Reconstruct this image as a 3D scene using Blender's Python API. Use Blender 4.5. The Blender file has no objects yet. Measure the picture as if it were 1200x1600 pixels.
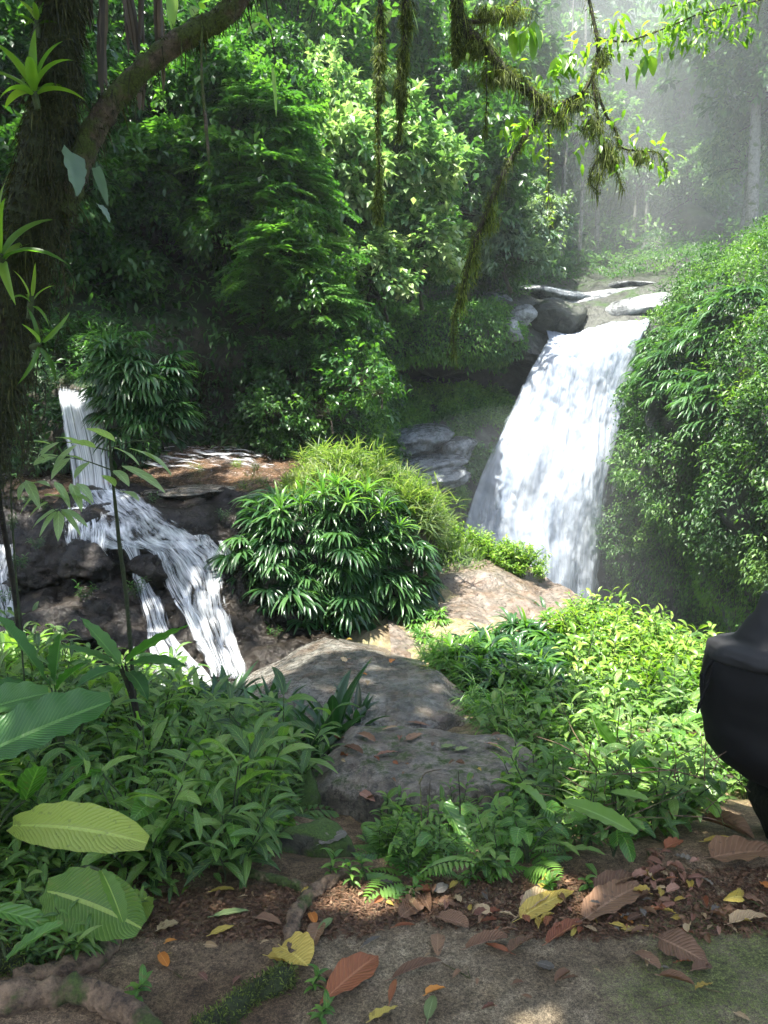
import bpy, math, random
import numpy as np
from mathutils import Vector, Matrix, Euler

# ------------------------------------------------------------------ camera, world, sun, exposure
scene = bpy.context.scene
C = scene.collection
CAMZ, PITCH, FPX = 1.6, math.radians(6.0), 1209.0
cam = bpy.data.objects.new('camera', bpy.data.cameras.new('camera'))
C.objects.link(cam)
cam.location = (0, 0, CAMZ)
cam.rotation_euler = (math.radians(90) - PITCH, 0, 0)
cam.data.sensor_fit = 'VERTICAL'
cam.data.angle = 2 * math.atan(800 / FPX)
cam.data.clip_start = 0.05
cam.data.clip_end = 600
scene.camera = cam

SUN = np.array([-0.20, -0.24, 0.95]); SUN /= np.linalg.norm(SUN)
elev = math.asin(SUN[2]); azim = math.atan2(SUN[0], SUN[1])
w = bpy.data.worlds.new('World'); scene.world = w; w.use_nodes = True
nt = w.node_tree; nt.nodes.clear()
sky = nt.nodes.new('ShaderNodeTexSky'); sky.sky_type = 'NISHITA'; sky.sun_disc = False
sky.sun_elevation = elev; sky.sun_rotation = azim; sky.air_density = 1.0; sky.dust_density = 2.5
bg = nt.nodes.new('ShaderNodeBackground'); bg.inputs['Strength'].default_value = 0.09
wo = nt.nodes.new('ShaderNodeOutputWorld')
nt.links.new(sky.outputs[0], bg.inputs[0]); nt.links.new(bg.outputs[0], wo.inputs[0])
sl = bpy.data.lights.new('sun', 'SUN'); sl.energy = 4.2; sl.angle = math.radians(0.6); sl.color = (1, .96, .88)
so = bpy.data.objects.new('sun', sl); C.objects.link(so)
so.rotation_euler = Vector(-SUN).to_track_quat('-Z', 'Y').to_euler()
so.location = (10, 10, 40)

scene.render.engine = 'CYCLES'
cy = scene.cycles
cy.max_bounces = 7; cy.diffuse_bounces = 4; cy.glossy_bounces = 2; cy.transmission_bounces = 3
cy.transparent_max_bounces = 12; cy.volume_bounces = 1
cy.use_denoising = True; cy.sample_clamp_indirect = 4.0
cy.use_adaptive_sampling = True; cy.adaptive_threshold = 0.02
cy.caustics_reflective = False; cy.caustics_refractive = False
vs = scene.view_settings
vs.view_transform = 'Standard'; vs.look = 'None'; vs.gamma = 1.0
vs.exposure = 2.35

# ------------------------------------------------------------------ maths helpers
rng = np.random.default_rng(11)
ct, st = math.cos(PITCH), math.sin(PITCH)
def ray(px, py):
    u = (np.asarray(px, float) - 600) / FPX; v = (800 - np.asarray(py, float)) / FPX
    return np.stack([u + 0 * v, ct + v * st + 0 * u, -st + v * ct + 0 * u], -1)
def P(px, py, Y):
    """a point at depth Y (metres north of the viewpoint)"""
    d = ray(px, py)
    return d * (np.asarray(Y, float) / d[..., 1])[..., None] + np.array([0, 0, CAMZ])
def proj(p):
    q = np.asarray(p) - np.array([0, 0, CAMZ])
    zc = q[..., 1] * ct - q[..., 2] * st; yc = q[..., 1] * st + q[..., 2] * ct
    return 600 + FPX * q[..., 0] / zc, 800 - FPX * yc / zc
def nrm(a):
    return a / np.maximum(np.linalg.norm(a, axis=-1, keepdims=True), 1e-9)
def _h(ix, iy, iz, s):
    n = (ix.astype(np.int64) * 374761393 + iy.astype(np.int64) * 668265263 + iz.astype(np.int64) * 2147483647 + s * 974711) & 0xffffffff
    n = ((n ^ (n >> 13)) * 1274126177) & 0xffffffff
    n = ((n ^ (n >> 15)) * 2246822519) & 0xffffffff
    return ((n ^ (n >> 16)) & 0xffff) / 32767.5 - 1
def vnoise(p, s=0):
    p = np.asarray(p, float); f = np.floor(p); t = p - f; t = t * t * (3 - 2 * t); i = f.astype(np.int64)
    r = 0
    for a in (0, 1):
        wx = t[..., 0] if a else 1 - t[..., 0]
        for b in (0, 1):
            wy = t[..., 1] if b else 1 - t[..., 1]
            for c in (0, 1):
                wz = t[..., 2] if c else 1 - t[..., 2]
                r = r + wx * wy * wz * _h(i[..., 0] + a, i[..., 1] + b, i[..., 2] + c, s)
    return r
def fbm(p, sc=1.0, oc=4, s=0, gain=.5):
    p = np.asarray(p, float) * sc; r = 0; a = 1.0
    for o in range(oc):
        r = r + a * vnoise(p + 17.3 * o, s + o); a *= gain; p = p * 2.03
    return r
def inpoly(x, y, poly):
    r = np.zeros(np.shape(x), bool); n = len(poly)
    for i in range(n):
        x1, y1 = poly[i]; x2, y2 = poly[(i + 1) % n]
        if y1 == y2: continue
        c = ((y1 > y) != (y2 > y)) & (x < (x2 - x1) * (y - y1) / (y2 - y1) + x1)
        r ^= c
    return r
def catmull(A, n, axis):
    A = np.moveaxis(np.asarray(A, float), axis, 0); R = A.shape[0]
    t = np.linspace(0, R - 1, n); i = np.minimum(t.astype(int), R - 2); f = (t - i).reshape((-1,) + (1,) * (A.ndim - 1))
    g = lambda k: A[np.clip(i + k, 0, R - 1)]
    p0, p1, p2, p3 = g(-1), g(0), g(1), g(2)
    r = .5 * (2 * p1 + (p2 - p0) * f + (2 * p0 - 5 * p1 + 4 * p2 - p3) * f * f + (3 * p1 - p0 - 3 * p2 + p3) * f ** 3)
    return np.moveaxis(r, 0, axis)

# ------------------------------------------------------------------ mesh buffer (all quads)
class Buf:
    def __init__(s): s.v = []; s.f = []; s.uv = []; s.t = []; s.n = 0
    def add(s, V, F, UV=None, T=0.5):
        V = np.asarray(V, float).reshape(-1, 3); k = len(V)
        s.v.append(V); s.f.append(np.asarray(F, np.int64).reshape(-1, 4) + s.n)
        s.uv.append(np.zeros((k, 2)) if UV is None else np.asarray(UV, float).reshape(-1, 2))
        s.t.append(np.broadcast_to(np.asarray(T, float), (k,)).copy()); s.n += k
    def arrays(s):
        return np.concatenate(s.v), np.concatenate(s.f), np.concatenate(s.uv), np.concatenate(s.t)
    def build(s, name, mat, parent=None, origin=None, smooth=True, attrs=None):
        v, f, uv, t = s.arrays()
        if origin is not None: v = v - np.asarray(origin)
        me = bpy.data.meshes.new(name)
        me.vertices.add(len(v)); me.vertices.foreach_set('co', v.astype(np.float32).ravel())
        me.loops.add(f.size); me.loops.foreach_set('vertex_index', f.astype(np.int32).ravel())
        me.polygons.add(len(f)); me.polygons.foreach_set('loop_start', (np.arange(len(f)) * 4).astype(np.int32))
        me.polygons.foreach_set('use_smooth', np.full(len(f), bool(smooth)))
        l = me.uv_layers.new(name='UVMap'); l.data.foreach_set('uv', uv[f.ravel()].astype(np.float32).ravel())
        a = me.attributes.new('tint', 'FLOAT', 'POINT'); a.data.foreach_set('value', t.astype(np.float32))
        for k, arr in (attrs or {}).items():
            a = me.attributes.new(k, 'FLOAT', 'POINT'); a.data.foreach_set('value', np.asarray(arr, np.float32).ravel())
        me.update(calc_edges=True)
        me.materials.append(mat)
        o = bpy.data.objects.new(name, me); C.objects.link(o)
        if parent is not None: o.parent = parent
        elif origin is not None: o.location = Vector([float(x) for x in origin])
        return o
def gridF(n, m, off=0):
    i, j = np.meshgrid(np.arange(n - 1), np.arange(m - 1), indexing='ij')
    a = i * m + j
    return np.stack([a, a + 1, a + m + 1, a + m], -1).reshape(-1, 4) + off
def tag(o, label=None, cat=None, group=None, kind=None):
    if label: o['label'] = label
    if cat: o['category'] = cat
    if group: o['group'] = group
    if kind: o['kind'] = kind
    return o
def empty(name, loc, label=None, cat=None, group=None):
    o = bpy.data.objects.new(name, None); C.objects.link(o); o.location = Vector([float(x) for x in loc])
    o.empty_display_size = .1
    return tag(o, label, cat, group)
def dup(root, loc, rot=(0, 0, 0), sc=1.0, label=None, group=None):
    r = root.copy(); C.objects.link(r)
    r.location = Vector([float(x) for x in loc]); r.rotation_euler = rot
    r.scale = (sc, sc, sc) if np.isscalar(sc) else sc
    if label: r['label'] = label
    if group: r['group'] = group
    for ch in list(root.children):
        c = ch.copy(); C.objects.link(c); c.parent = r
        for g in ch.children:
            d = g.copy(); C.objects.link(d); d.parent = c
    return r
class Placer:
    """first use moves the prototype itself, later ones copy it"""
    def __init__(s, protos): s.p = protos; s.used = [False] * len(protos)
    def put(s, i, loc, rot=(0, 0, 0), sc=1.0, label=None, group=None):
        i = i % len(s.p); o = s.p[i]
        if s.used[i]: return dup(o, loc, rot, sc, label, group)
        s.used[i] = True
        o.location = Vector([float(x) for x in loc]); o.rotation_euler = rot
        o.scale = (sc, sc, sc) if np.isscalar(sc) else sc
        return tag(o, label, None, group)
    def finish(s):
        for o, u in zip(s.p, s.used):
            if not u:
                for ch in list(o.children): bpy.data.objects.remove(ch)
                bpy.data.objects.remove(o)

# ------------------------------------------------------------------ materials
def newmat(name):
    m = bpy.data.materials.new(name); m.use_nodes = True; n = m.node_tree; n.nodes.clear()
    return m, n, n.nodes.new, n.links.new
def ramp(N, stops):
    r = N('ShaderNodeValToRGB'); e = r.color_ramp.elements
    while len(e) < len(stops): e.new(.5)
    for k, (p, c) in enumerate(stops): e[k].position = p; e[k].color = (*c, 1)
    return r
def mathn(N, L, op, a, b=None, c=None):
    m = N('ShaderNodeMath'); m.operation = op
    for k, x in enumerate((a, b, c)):
        if x is None: continue
        if isinstance(x, (int, float)): m.inputs[k].default_value = x
        else: L(x, m.inputs[k])
    return m.outputs[0]
def mixc(N, L, fac, a, b, mode='MIX'):
    m = N('ShaderNodeMix'); m.data_type = 'RGBA'; m.blend_type = mode
    for k, x in ((0, fac), (6, a), (7, b)):
        if isinstance(x, (int, float)): m.inputs[k].default_value = x
        elif isinstance(x, tuple): m.inputs[k].default_value = (*x, 1)
        else: L(x, m.inputs[k])
    return m.outputs[2]
def noise(N, L, sc, det=4, rough=.6, vec=None, dim='3D'):
    t = N('ShaderNodeTexNoise'); t.inputs['Scale'].default_value = sc; t.inputs['Detail'].default_value = det
    t.inputs['Roughness'].default_value = rough
    if vec is not None: L(vec, t.inputs['Vector'])
    return t
def leafmat(name, cols, rough=.38, trans=.35, tcol=None, veins=0, midrib=.35, spots=None, spec=.5):
    m, n, N, L = newmat(name)
    at = N('ShaderNodeAttribute'); at.attribute_name = 'tint'
    tc = N('ShaderNodeTexCoord'); oi = N('ShaderNodeObjectInfo')
    ns = noise(N, L, 9, 2, .5, tc.outputs['Object'])
    f = mathn(N, L, 'MULTIPLY_ADD', ns.outputs['Fac'], .35, mathn(N, L, 'MULTIPLY_ADD', oi.outputs['Random'], .14, mathn(N, L, 'SUBTRACT', at.outputs['Fac'], .24)))
    f = mathn(N, L, 'MULTIPLY_ADD', f, 1.45, -.225)
    r = ramp(N, [(i / (len(cols) - 1), c) for i, c in enumerate(cols)]); L(f, r.inputs[0])
    col = r.outputs[0]
    sep = N('ShaderNodeSeparateXYZ'); L(tc.outputs['UV'], sep.inputs[0])
    au = mathn(N, L, 'ABSOLUTE', mathn(N, L, 'SUBTRACT', sep.outputs[0], .5))
    if midrib:
        mr = mathn(N, L, 'LESS_THAN', au, .035)
        col = mixc(N, L, mathn(N, L, 'MULTIPLY', mr, midrib), col, tuple(min(1, c * 1.6 + .06) for c in cols[-1]))
    bmp = None
    if veins:
        ph = mathn(N, L, 'SUBTRACT', mathn(N, L, 'MULTIPLY', sep.outputs[1], float(veins)), mathn(N, L, 'MULTIPLY', au, float(veins) * .45))
        ph = mathn(N, L, 'MULTIPLY_ADD', noise(N, L, 14, 3, .6, tc.outputs['Object']).outputs['Fac'], 1.3, ph)
        wv = mathn(N, L, 'ABSOLUTE', mathn(N, L, 'SINE', mathn(N, L, 'MULTIPLY', ph, math.pi)))
        ln = mathn(N, L, 'POWER', mathn(N, L, 'SUBTRACT', 1.0, wv), 4.0)
        col = mixc(N, L, mathn(N, L, 'MULTIPLY', ln, .28), col, tuple(min(1, c * 1.5 + .04) for c in cols[-1]))
        bmp = N('ShaderNodeBump'); bmp.inputs['Strength'].default_value = .55; bmp.inputs['Distance'].default_value = .004
        L(wv, bmp.inputs['Height'])
    if spots:
        sn = noise(N, L, 38, 3, .6, tc.outputs['Object'])
        sr = ramp(N, [(.60, (0, 0, 0)), (.66, (1, 1, 1))]); L(sn.outputs['Fac'], sr.inputs[0])
        col = mixc(N, L, mathn(N, L, 'MULTIPLY', sr.outputs[0], .6), col, spots)
    pb = N('ShaderNodeBsdfPrincipled'); L(col, pb.inputs['Base Color'])
    pb.inputs['Roughness'].default_value = rough; pb.inputs['Specular IOR Level'].default_value = spec
    if bmp: L(bmp.outputs[0], pb.inputs['Normal'])
    out = N('ShaderNodeOutputMaterial')
    if trans:
        tr = N('ShaderNodeBsdfTranslucent')
        tm = mixc(N, L, 1.0, col, tcol or (2.2, 2.6, .9), 'MULTIPLY'); L(tm, tr.inputs[0])
        mx = N('ShaderNodeMixShader'); mx.inputs[0].default_value = trans
        L(pb.outputs[0], mx.inputs[1]); L(tr.outputs[0], mx.inputs[2]); L(mx.outputs[0], out.inputs[0])
    else: L(pb.outputs[0], out.inputs[0])
    return m
def rockmat(name, dark, light, rough=(.3, .6), moss=.3, mosscol=(.05, .085, .015), bump=.5, sc=1.0, crack=.5, brown=0.0, mossz=(.35, .8), spec=.5):
    m, n, N, L = newmat(name)
    tc = N('ShaderNodeTexCoord'); v = tc.outputs['Object']; geo = N('ShaderNodeNewGeometry')
    n1 = noise(N, L, 1.6 * sc, 6, .65, v); n2 = noise(N, L, 9 * sc, 6, .7, v); n3 = noise(N, L, 70 * sc, 3, .7, v)
    r = ramp(N, [(.36, dark), (.64, light)]); L(n1.outputs['Fac'], r.inputs[0])
    fine = ramp(N, [(.34, (.4, .4, .4)), (.66, (1.5, 1.5, 1.5))]); L(n2.outputs['Fac'], fine.inputs[0])
    col = mixc(N, L, 1.0, r.outputs[0], fine.outputs[0], 'MULTIPLY')
    fr = ramp(N, [(.3, (.7, .7, .7)), (.7, (1.25, 1.25, 1.25))]); L(n3.outputs['Fac'], fr.inputs[0])
    col = mixc(N, L, 1.0, col, fr.outputs[0], 'MULTIPLY')
    if brown:
        nb = noise(N, L, 2.3 * sc, 4, .6, v); rb = ramp(N, [(.45, (0, 0, 0)), (.62, (1, 1, 1))]); L(nb.outputs['Color'], rb.inputs[0])
        col = mixc(N, L, mathn(N, L, 'MULTIPLY', rb.outputs[0], brown), col, (.17, .085, .035))
    vo = N('ShaderNodeTexVoronoi'); vo.feature = 'DISTANCE_TO_EDGE'; vo.inputs['Scale'].default_value = 1.3 * sc
    dv = N('ShaderNodeVectorMath'); dv.operation = 'MULTIPLY_ADD'; L(n1.outputs['Color'], dv.inputs[0]); dv.inputs[1].default_value = (.8, .8, .8); L(v, dv.inputs[2])
    L(dv.outputs[0], vo.inputs['Vector'])
    ck = ramp(N, [(0.0, (0, 0, 0)), (.035, (1, 1, 1))]); L(vo.outputs['Distance'], ck.inputs[0])
    ckf = mathn(N, L, 'SUBTRACT', 1.0, mathn(N, L, 'MULTIPLY', mathn(N, L, 'SUBTRACT', 1.0, ck.outputs[0]), crack))
    col = mixc(N, L, 1.0, col, ckf, 'MULTIPLY')
    rg = ramp(N, [(.35, (rough[0],) * 3), (.65, (rough[1],) * 3)]); L(n2.outputs['Fac'], rg.inputs[0])
    rr = rg.outputs[0]
    if moss:
        sp = N('ShaderNodeSeparateXYZ'); L(geo.outputs['Normal'], sp.inputs[0])
        nm = noise(N, L, 3.1 * sc, 6, .75, v)
        mz = mathn(N, L, 'MULTIPLY_ADD', sp.outputs[2], .35, nm.outputs['Fac'])
        a = 1.02 - moss * .55
        mr = ramp(N, [(max(0, a - .06), (0, 0, 0)), (min(1, a + .07), (1, 1, 1))]); L(mathn(N, L, 'SUBTRACT', mz, .12), mr.inputs[0])
        mc = ramp(N, [(.3, tuple(c * .45 for c in mosscol)), (.7, tuple(c * 1.5 for c in mosscol))]); L(n3.outputs['Fac'], mc.inputs[0])
        col = mixc(N, L, mr.outputs[0], col, mc.outputs[0])
        rr = mixc(N, L, mr.outputs[0], rr, (.95, .95, .95))
    bm = N('ShaderNodeBump'); bm.inputs['Strength'].default_value = bump; bm.inputs['Distance'].default_value = .05 / sc
    h = mathn(N, L, 'MULTIPLY_ADD', n3.outputs['Fac'], .12, mathn(N, L, 'MULTIPLY_ADD', ck.outputs[0], .35 * crack, n2.outputs['Fac']))
    L(h, bm.inputs['Height'])
    pb = N('ShaderNodeBsdfPrincipled'); L(col, pb.inputs['Base Color']); L(rr, pb.inputs['Roughness']); L(bm.outputs[0], pb.inputs['Normal']); pb.inputs['Specular IOR Level'].default_value = spec
    out = N('ShaderNodeOutputMaterial'); L(pb.outputs[0], out.inputs[0])
    return m
def barkmat(name, a, b, moss=0.0, sc=1.0, mosscol=(.06, .085, .015)):
    m, n, N, L = newmat(name)
    tc = N('ShaderNodeTexCoord'); v = tc.outputs['Object']
    n1 = noise(N, L, 14 * sc, 6, .75, v); n2 = noise(N, L, 75 * sc, 4, .75, v); n3 = noise(N, L, 5 * sc, 4, .6, v)
    r = ramp(N, [(.38, a), (.64, b)]); L(n1.outputs['Fac'], r.inputs[0]); col = r.outputs[0]
    if moss:
        mr = ramp(N, [(.62 - moss * .4, (0, 0, 0)), (.70 - moss * .4, (1, 1, 1))]); L(n3.outputs['Fac'], mr.inputs[0])
        mc = ramp(N, [(.3, tuple(c * .4 for c in mosscol)), (.7, tuple(c * 1.5 for c in mosscol))]); L(n2.outputs['Fac'], mc.inputs[0])
        col = mixc(N, L, mr.outputs[0], col, mc.outputs[0])
    bm = N('ShaderNodeBump'); bm.inputs['Strength'].default_value = 1.0; bm.inputs['Distance'].default_value = .03
    L(mathn(N, L, 'MULTIPLY_ADD', n2.outputs['Fac'], .4, n1.outputs['Fac']), bm.inputs['Height'])
    pb = N('ShaderNodeBsdfPrincipled'); L(col, pb.inputs['Base Color']); pb.inputs['Roughness'].default_value = .85; L(bm.outputs[0], pb.inputs['Normal'])
    out = N('ShaderNodeOutputMaterial'); L(pb.outputs[0], out.inputs[0])
    return m
def watermat(name, lo, hi, sx, sy, colA=(.62, .70, .80), colB=(.92, .95, .98), edge=.12, bump=.6):
    """falling water: white streaks along the flow with clear gaps between"""
    m, n, N, L = newmat(name)
    tc = N('ShaderNodeTexCoord'); mp = N('ShaderNodeMapping'); mp.inputs['Scale'].default_value = (sx, sy, 1); L(tc.outputs['UV'], mp.inputs[0])
    at = N('ShaderNodeAttribute'); at.attribute_name = 'tint'
    n1 = noise(N, L, 1.0, 5, .62, mp.outputs[0]); n1.inputs['Distortion'].default_value = .5
    mp2 = N('ShaderNodeMapping'); mp2.inputs['Scale'].default_value = (sx * 3.5, sy * 1.6, 1); L(tc.outputs['UV'], mp2.inputs[0])
    n2 = noise(N, L, 1.0, 4, .6, mp2.outputs[0])
    s = mathn(N, L, 'MULTIPLY_ADD', n2.outputs['Fac'], .45, mathn(N, L, 'MULTIPLY', n1.outputs['Fac'], .6))
    sp = N('ShaderNodeSeparateXYZ'); L(tc.outputs['UV'], sp.inputs[0])
    eu = mathn(N, L, 'MULTIPLY', mathn(N, L, 'MULTIPLY', sp.outputs[0], mathn(N, L, 'SUBTRACT', 1.0, sp.outputs[0])), 4.0)
    ef = mathn(N, L, 'SUBTRACT', 1.0, mathn(N, L, 'POWER', mathn(N, L, 'SUBTRACT', 1.0, eu), 5.0))
    s2 = mathn(N, L, 'ADD', s, mathn(N, L, 'MULTIPLY', mathn(N, L, 'SUBTRACT', ef, 1.0), edge * 3))
    s2 = mathn(N, L, 'ADD', s2, mathn(N, L, 'MULTIPLY', mathn(N, L, 'SUBTRACT', at.outputs['Fac'], .5), .5))
    al = ramp(N, [(lo, (0, 0, 0)), (hi, (1, 1, 1))]); L(s2, al.inputs[0])
    cr = ramp(N, [(.35, colA), (.6, colB)]); L(s, cr.inputs[0])
    bm = N('ShaderNodeBump'); bm.inputs['Strength'].default_value = bump; bm.inputs['Distance'].default_value = .08; L(s, bm.inputs['Height'])
    pb = N('ShaderNodeBsdfPrincipled'); L(cr.outputs[0], pb.inputs['Base Color']); pb.inputs['Roughness'].default_value = .5; L(bm.outputs[0], pb.inputs['Normal'])
    tl = N('ShaderNodeBsdfTranslucent'); L(cr.outputs[0], tl.inputs[0])
    ms = N('ShaderNodeMixShader'); ms.inputs[0].default_value = .4; L(pb.outputs[0], ms.inputs[1]); L(tl.outputs[0], ms.inputs[2])
    tp = N('ShaderNodeBsdfTransparent'); mx = N('ShaderNodeMixShader')
    L(al.outputs[0], mx.inputs[0]); L(tp.outputs[0], mx.inputs[1]); L(ms.outputs[0], mx.inputs[2])
    out = N('ShaderNodeOutputMaterial'); L(mx.outputs[0], out.inputs[0])
    return m

G = lambda r, g, b: (r, g, b)
M = {}
M['lance'] = leafmat('lance_leaf', [G(.026, .065, .020), G(.078, .165, .038), G(.19, .29, .07)], .28, .35, veins=9, spots=(.15, .14, .035))
M['fan'] = leafmat('fan_leaf', [G(.010, .034, .012), G(.024, .072, .024), G(.065, .145, .045)], .30, .28, midrib=.2)
M['strap'] = leafmat('strap_leaf', [G(.03, .085, .018), G(.07, .17, .03), G(.15, .26, .05)], .33, .35)
M['grass'] = leafmat('grass_leaf', [G(.04, .08, .022), G(.10, .155, .045), G(.21, .24, .10)], .45, .4, midrib=0)
M['broad'] = leafmat('broad_leaf', [G(.03, .09, .02), G(.075, .18, .03), G(.17, .30, .05)], .28, .35, veins=8, spots=(.16, .14, .04))
M['big'] = leafmat('big_leaf', [G(.02, .07, .02), G(.05, .145, .03), G(.10, .21, .04)], .32, .35, veins=30, midrib=.5)
M['bigyellow'] = leafmat('yellowing_leaf', [G(.06, .14, .02), G(.13, .23, .03), G(.30, .36, .07)], .38, .35, veins=26, midrib=.5, spots=(.16, .2, .05))
M['creeper'] = leafmat('creeper_leaf', [G(.018, .052, .016), G(.046, .115, .028), G(.11, .20, .045)], .48, .3, midrib=0)
M['creepery'] = leafmat('sunny_creeper_leaf', [G(.05, .11, .02), G(.10, .20, .03), G(.22, .30, .055)], .38, .35, midrib=0)  # creeper colours lifted and yellowed to carry sunlight
M['mossleaf'] = leafmat('mossy_mat_leaf', [G(.04, .11, .03), G(.11, .23, .055), G(.2, .34, .08)], .6, .3, midrib=0)
M['dark'] = leafmat('shade_leaf', [G(.012, .04, .012), G(.03, .085, .02), G(.06, .14, .03)], .4, .3, midrib=0)  # leaf greens darkened so the colour itself carries shade
M['tree'] = leafmat('tree_leaf', [G(.02, .065, .018), G(.05, .13, .028), G(.10, .20, .04)], .36, .35, midrib=0)
M['bushy'] = leafmat('sunlit_bush_leaf', [G(.05, .12, .045), G(.14, .235, .085), G(.34, .40, .22)], .3, .35, midrib=0, tcol=(1.8, 2.2, 1.0))  # pale upper colours put the sunlight into the bush leaves
M['far'] = leafmat('far_leaf', [G(.04, .10, .04), G(.085, .17, .06), G(.16, .26, .09)], .45, .3, midrib=0)
M['silver'] = leafmat('silvery_leaf', [G(.06, .11, .07), G(.13, .19, .13), G(.24, .30, .22)], .4, .3, midrib=0)
M['pale'] = leafmat('pale_leaf', [G(.10, .16, .07), G(.20, .28, .13), G(.34, .42, .22)], .35, .35, veins=7)
M['brom'] = leafmat('bromeliad_leaf', [G(.05, .12, .02), G(.12, .22, .03), G(.22, .33, .05)], .35, .45, midrib=0)
M['brombrown'] = leafmat('withered_leaf', [G(.035, .026, .016), G(.09, .065, .04), G(.17, .13, .085)], .6, .2, midrib=0, tcol=(1.5, 1.2, .7))
M['trunkmoss'] = leafmat('trunk_moss', [G(.008, .010, .004), G(.025, .028, .008), G(.07, .075, .018)], .85, .2, midrib=0, tcol=(1.5, 1.6, .7))
M['moss'] = leafmat('hanging_moss', [G(.022, .034, .009), G(.075, .10, .022), G(.20, .25, .06)], .8, .4, midrib=0, tcol=(2, 2.1, .8))
M['stem'] = barkmat('green_stem', (.03, .05, .015), (.07, .10, .03))
M['darkstem'] = barkmat('dark_stem', (.015, .012, .008), (.05, .04, .025), .2)
M['bark'] = barkmat('brown_bark', (.03, .023, .016), (.15, .115, .085), .45)
M['rootbark'] = barkmat('root_bark', (.045, .028, .017), (.30, .20, .12), .25, 1.1)
M['mossbark'] = barkmat('mossy_bark', (.014, .011, .008), (.04, .032, .02), .7, mosscol=(.03, .042, .01))
M['greybark'] = barkmat('grey_bark', (.12, .12, .11), (.28, .27, .25), .2)
M['wetrock'] = rockmat('wet_black_rock', (.006, .0045, .003), (.028, .022, .016), (.05, .26), .22, bump=1.0, sc=2.2, spec=.28, mosscol=(.02, .035, .008))
M['shade_rock'] = rockmat('shade_painted_rock', (.002, .002, .002), (.008, .008, .006), (.6, .9), 0, bump=.8, sc=2.0, spec=.15)  # near-black base colour stands for the shade beneath the bag
M['wetslab'] = rockmat('wet_grey_rock', (.05, .05, .043), (.17, .163, .14), (.10, .42), .12, bump=.9, sc=2.2, brown=.25)
M['slab'] = rockmat('grey_rock', (.085, .076, .06), (.23, .205, .165), (.5, .85), .45, bump=1.0, sc=2.8, brown=.2, mosscol=(.045, .07, .015))
M['streak'] = rockmat('brown_streaked_rock', (.11, .09, .07), (.17, .145, .12), (.22, .5), .15, bump=.9, sc=2.0, brown=.3)
M['cliff'] = rockmat('cliff_rock', (.015, .018, .014), (.06, .065, .05), (.3, .6), .5, bump=.8, sc=.5, mosscol=(.03, .06, .015))
M['lip'] = rockmat('pale_lip_rock', (.08, .085, .085), (.25, .265, .265), (.15, .5), .25, bump=.4, sc=.5, mosscol=(.05, .08, .02))
M['ledge'] = rockmat('blue_grey_ledge', (.05, .06, .065), (.18, .20, .215), (.15, .4), .12, bump=.5, sc=.6)
M['mossrock'] = rockmat('mossy_rock', (.03, .03, .02), (.10, .09, .06), (.7, .95), .95, bump=.6, sc=2.0)
# ------------------------------------------------------------------ terrain helpers
def surf(ctrl, n, m, amp=.1, sc=1.0, oc=4, s=0, world=False, ridge=False):
    """ctrl rows of (px,py,Y) or world points -> dense displaced grid; returns V(n,m,3), Nrm"""
    A = np.asarray(ctrl, float)
    W = A if world else P(A[..., 0], A[..., 1], A[..., 2])
    V = catmull(catmull(W, n, 0), m, 1)
    du = np.gradient(V, axis=0); dv = np.gradient(V, axis=1)
    nn = nrm(np.cross(du, dv))
    c = nrm(np.array([0, 0, CAMZ + 3.0]) - V)
    if (nn * c).sum() < 0: nn = -nn
    d = fbm(V, sc, oc, s)
    if ridge: d = (1 - np.abs(d) * 2) * .6
    V = V + nn * (amp * d)[..., None]
    du = np.gradient(V, axis=0); dv = np.gradient(V, axis=1); n2 = nrm(np.cross(du, dv))
    n2 *= np.sign((n2 * nn).sum(-1, keepdims=True) + 1e-9)
    return V, n2
def meshsurf(name, V, mat, uvs=1.0, tint=.5, attrs=None):
    n, m = V.shape[:2]
    i, j = np.meshgrid(np.linspace(0, 1, n), np.linspace(0, 1, m), indexing='ij')
    b = Buf(); b.add(V, gridF(n, m), np.stack([j, i * uvs], -1), tint if np.isscalar(tint) else tint.ravel())
    return b.build(name, mat, attrs=attrs)
def sample(V, Nn, k, mask=None, r=None, cell=None):
    r = r or rng
    n, m = V.shape[:2]
    a = np.linalg.norm(np.cross(V[1:, :-1] - V[:-1, :-1], V[:-1, 1:] - V[:-1, :-1]), axis=-1).ravel()
    if cell is not None: a = a * (cell(V[:-1, :-1].reshape(-1, 3)) + 1e-12)
    idx = r.choice(len(a), size=k, p=a / a.sum()); i, j = idx // (m - 1), idx % (m - 1)
    u, v = r.random(k)[:, None], r.random(k)[:, None]
    p = (V[i, j] * (1 - u) + V[i + 1, j] * u) * (1 - v) + (V[i, j + 1] * (1 - u) + V[i + 1, j + 1] * u) * v
    q = Nn[i, j]
    if mask is not None:
        k2 = mask(p); p, q = p[k2], q[k2]
    return p, q
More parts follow.
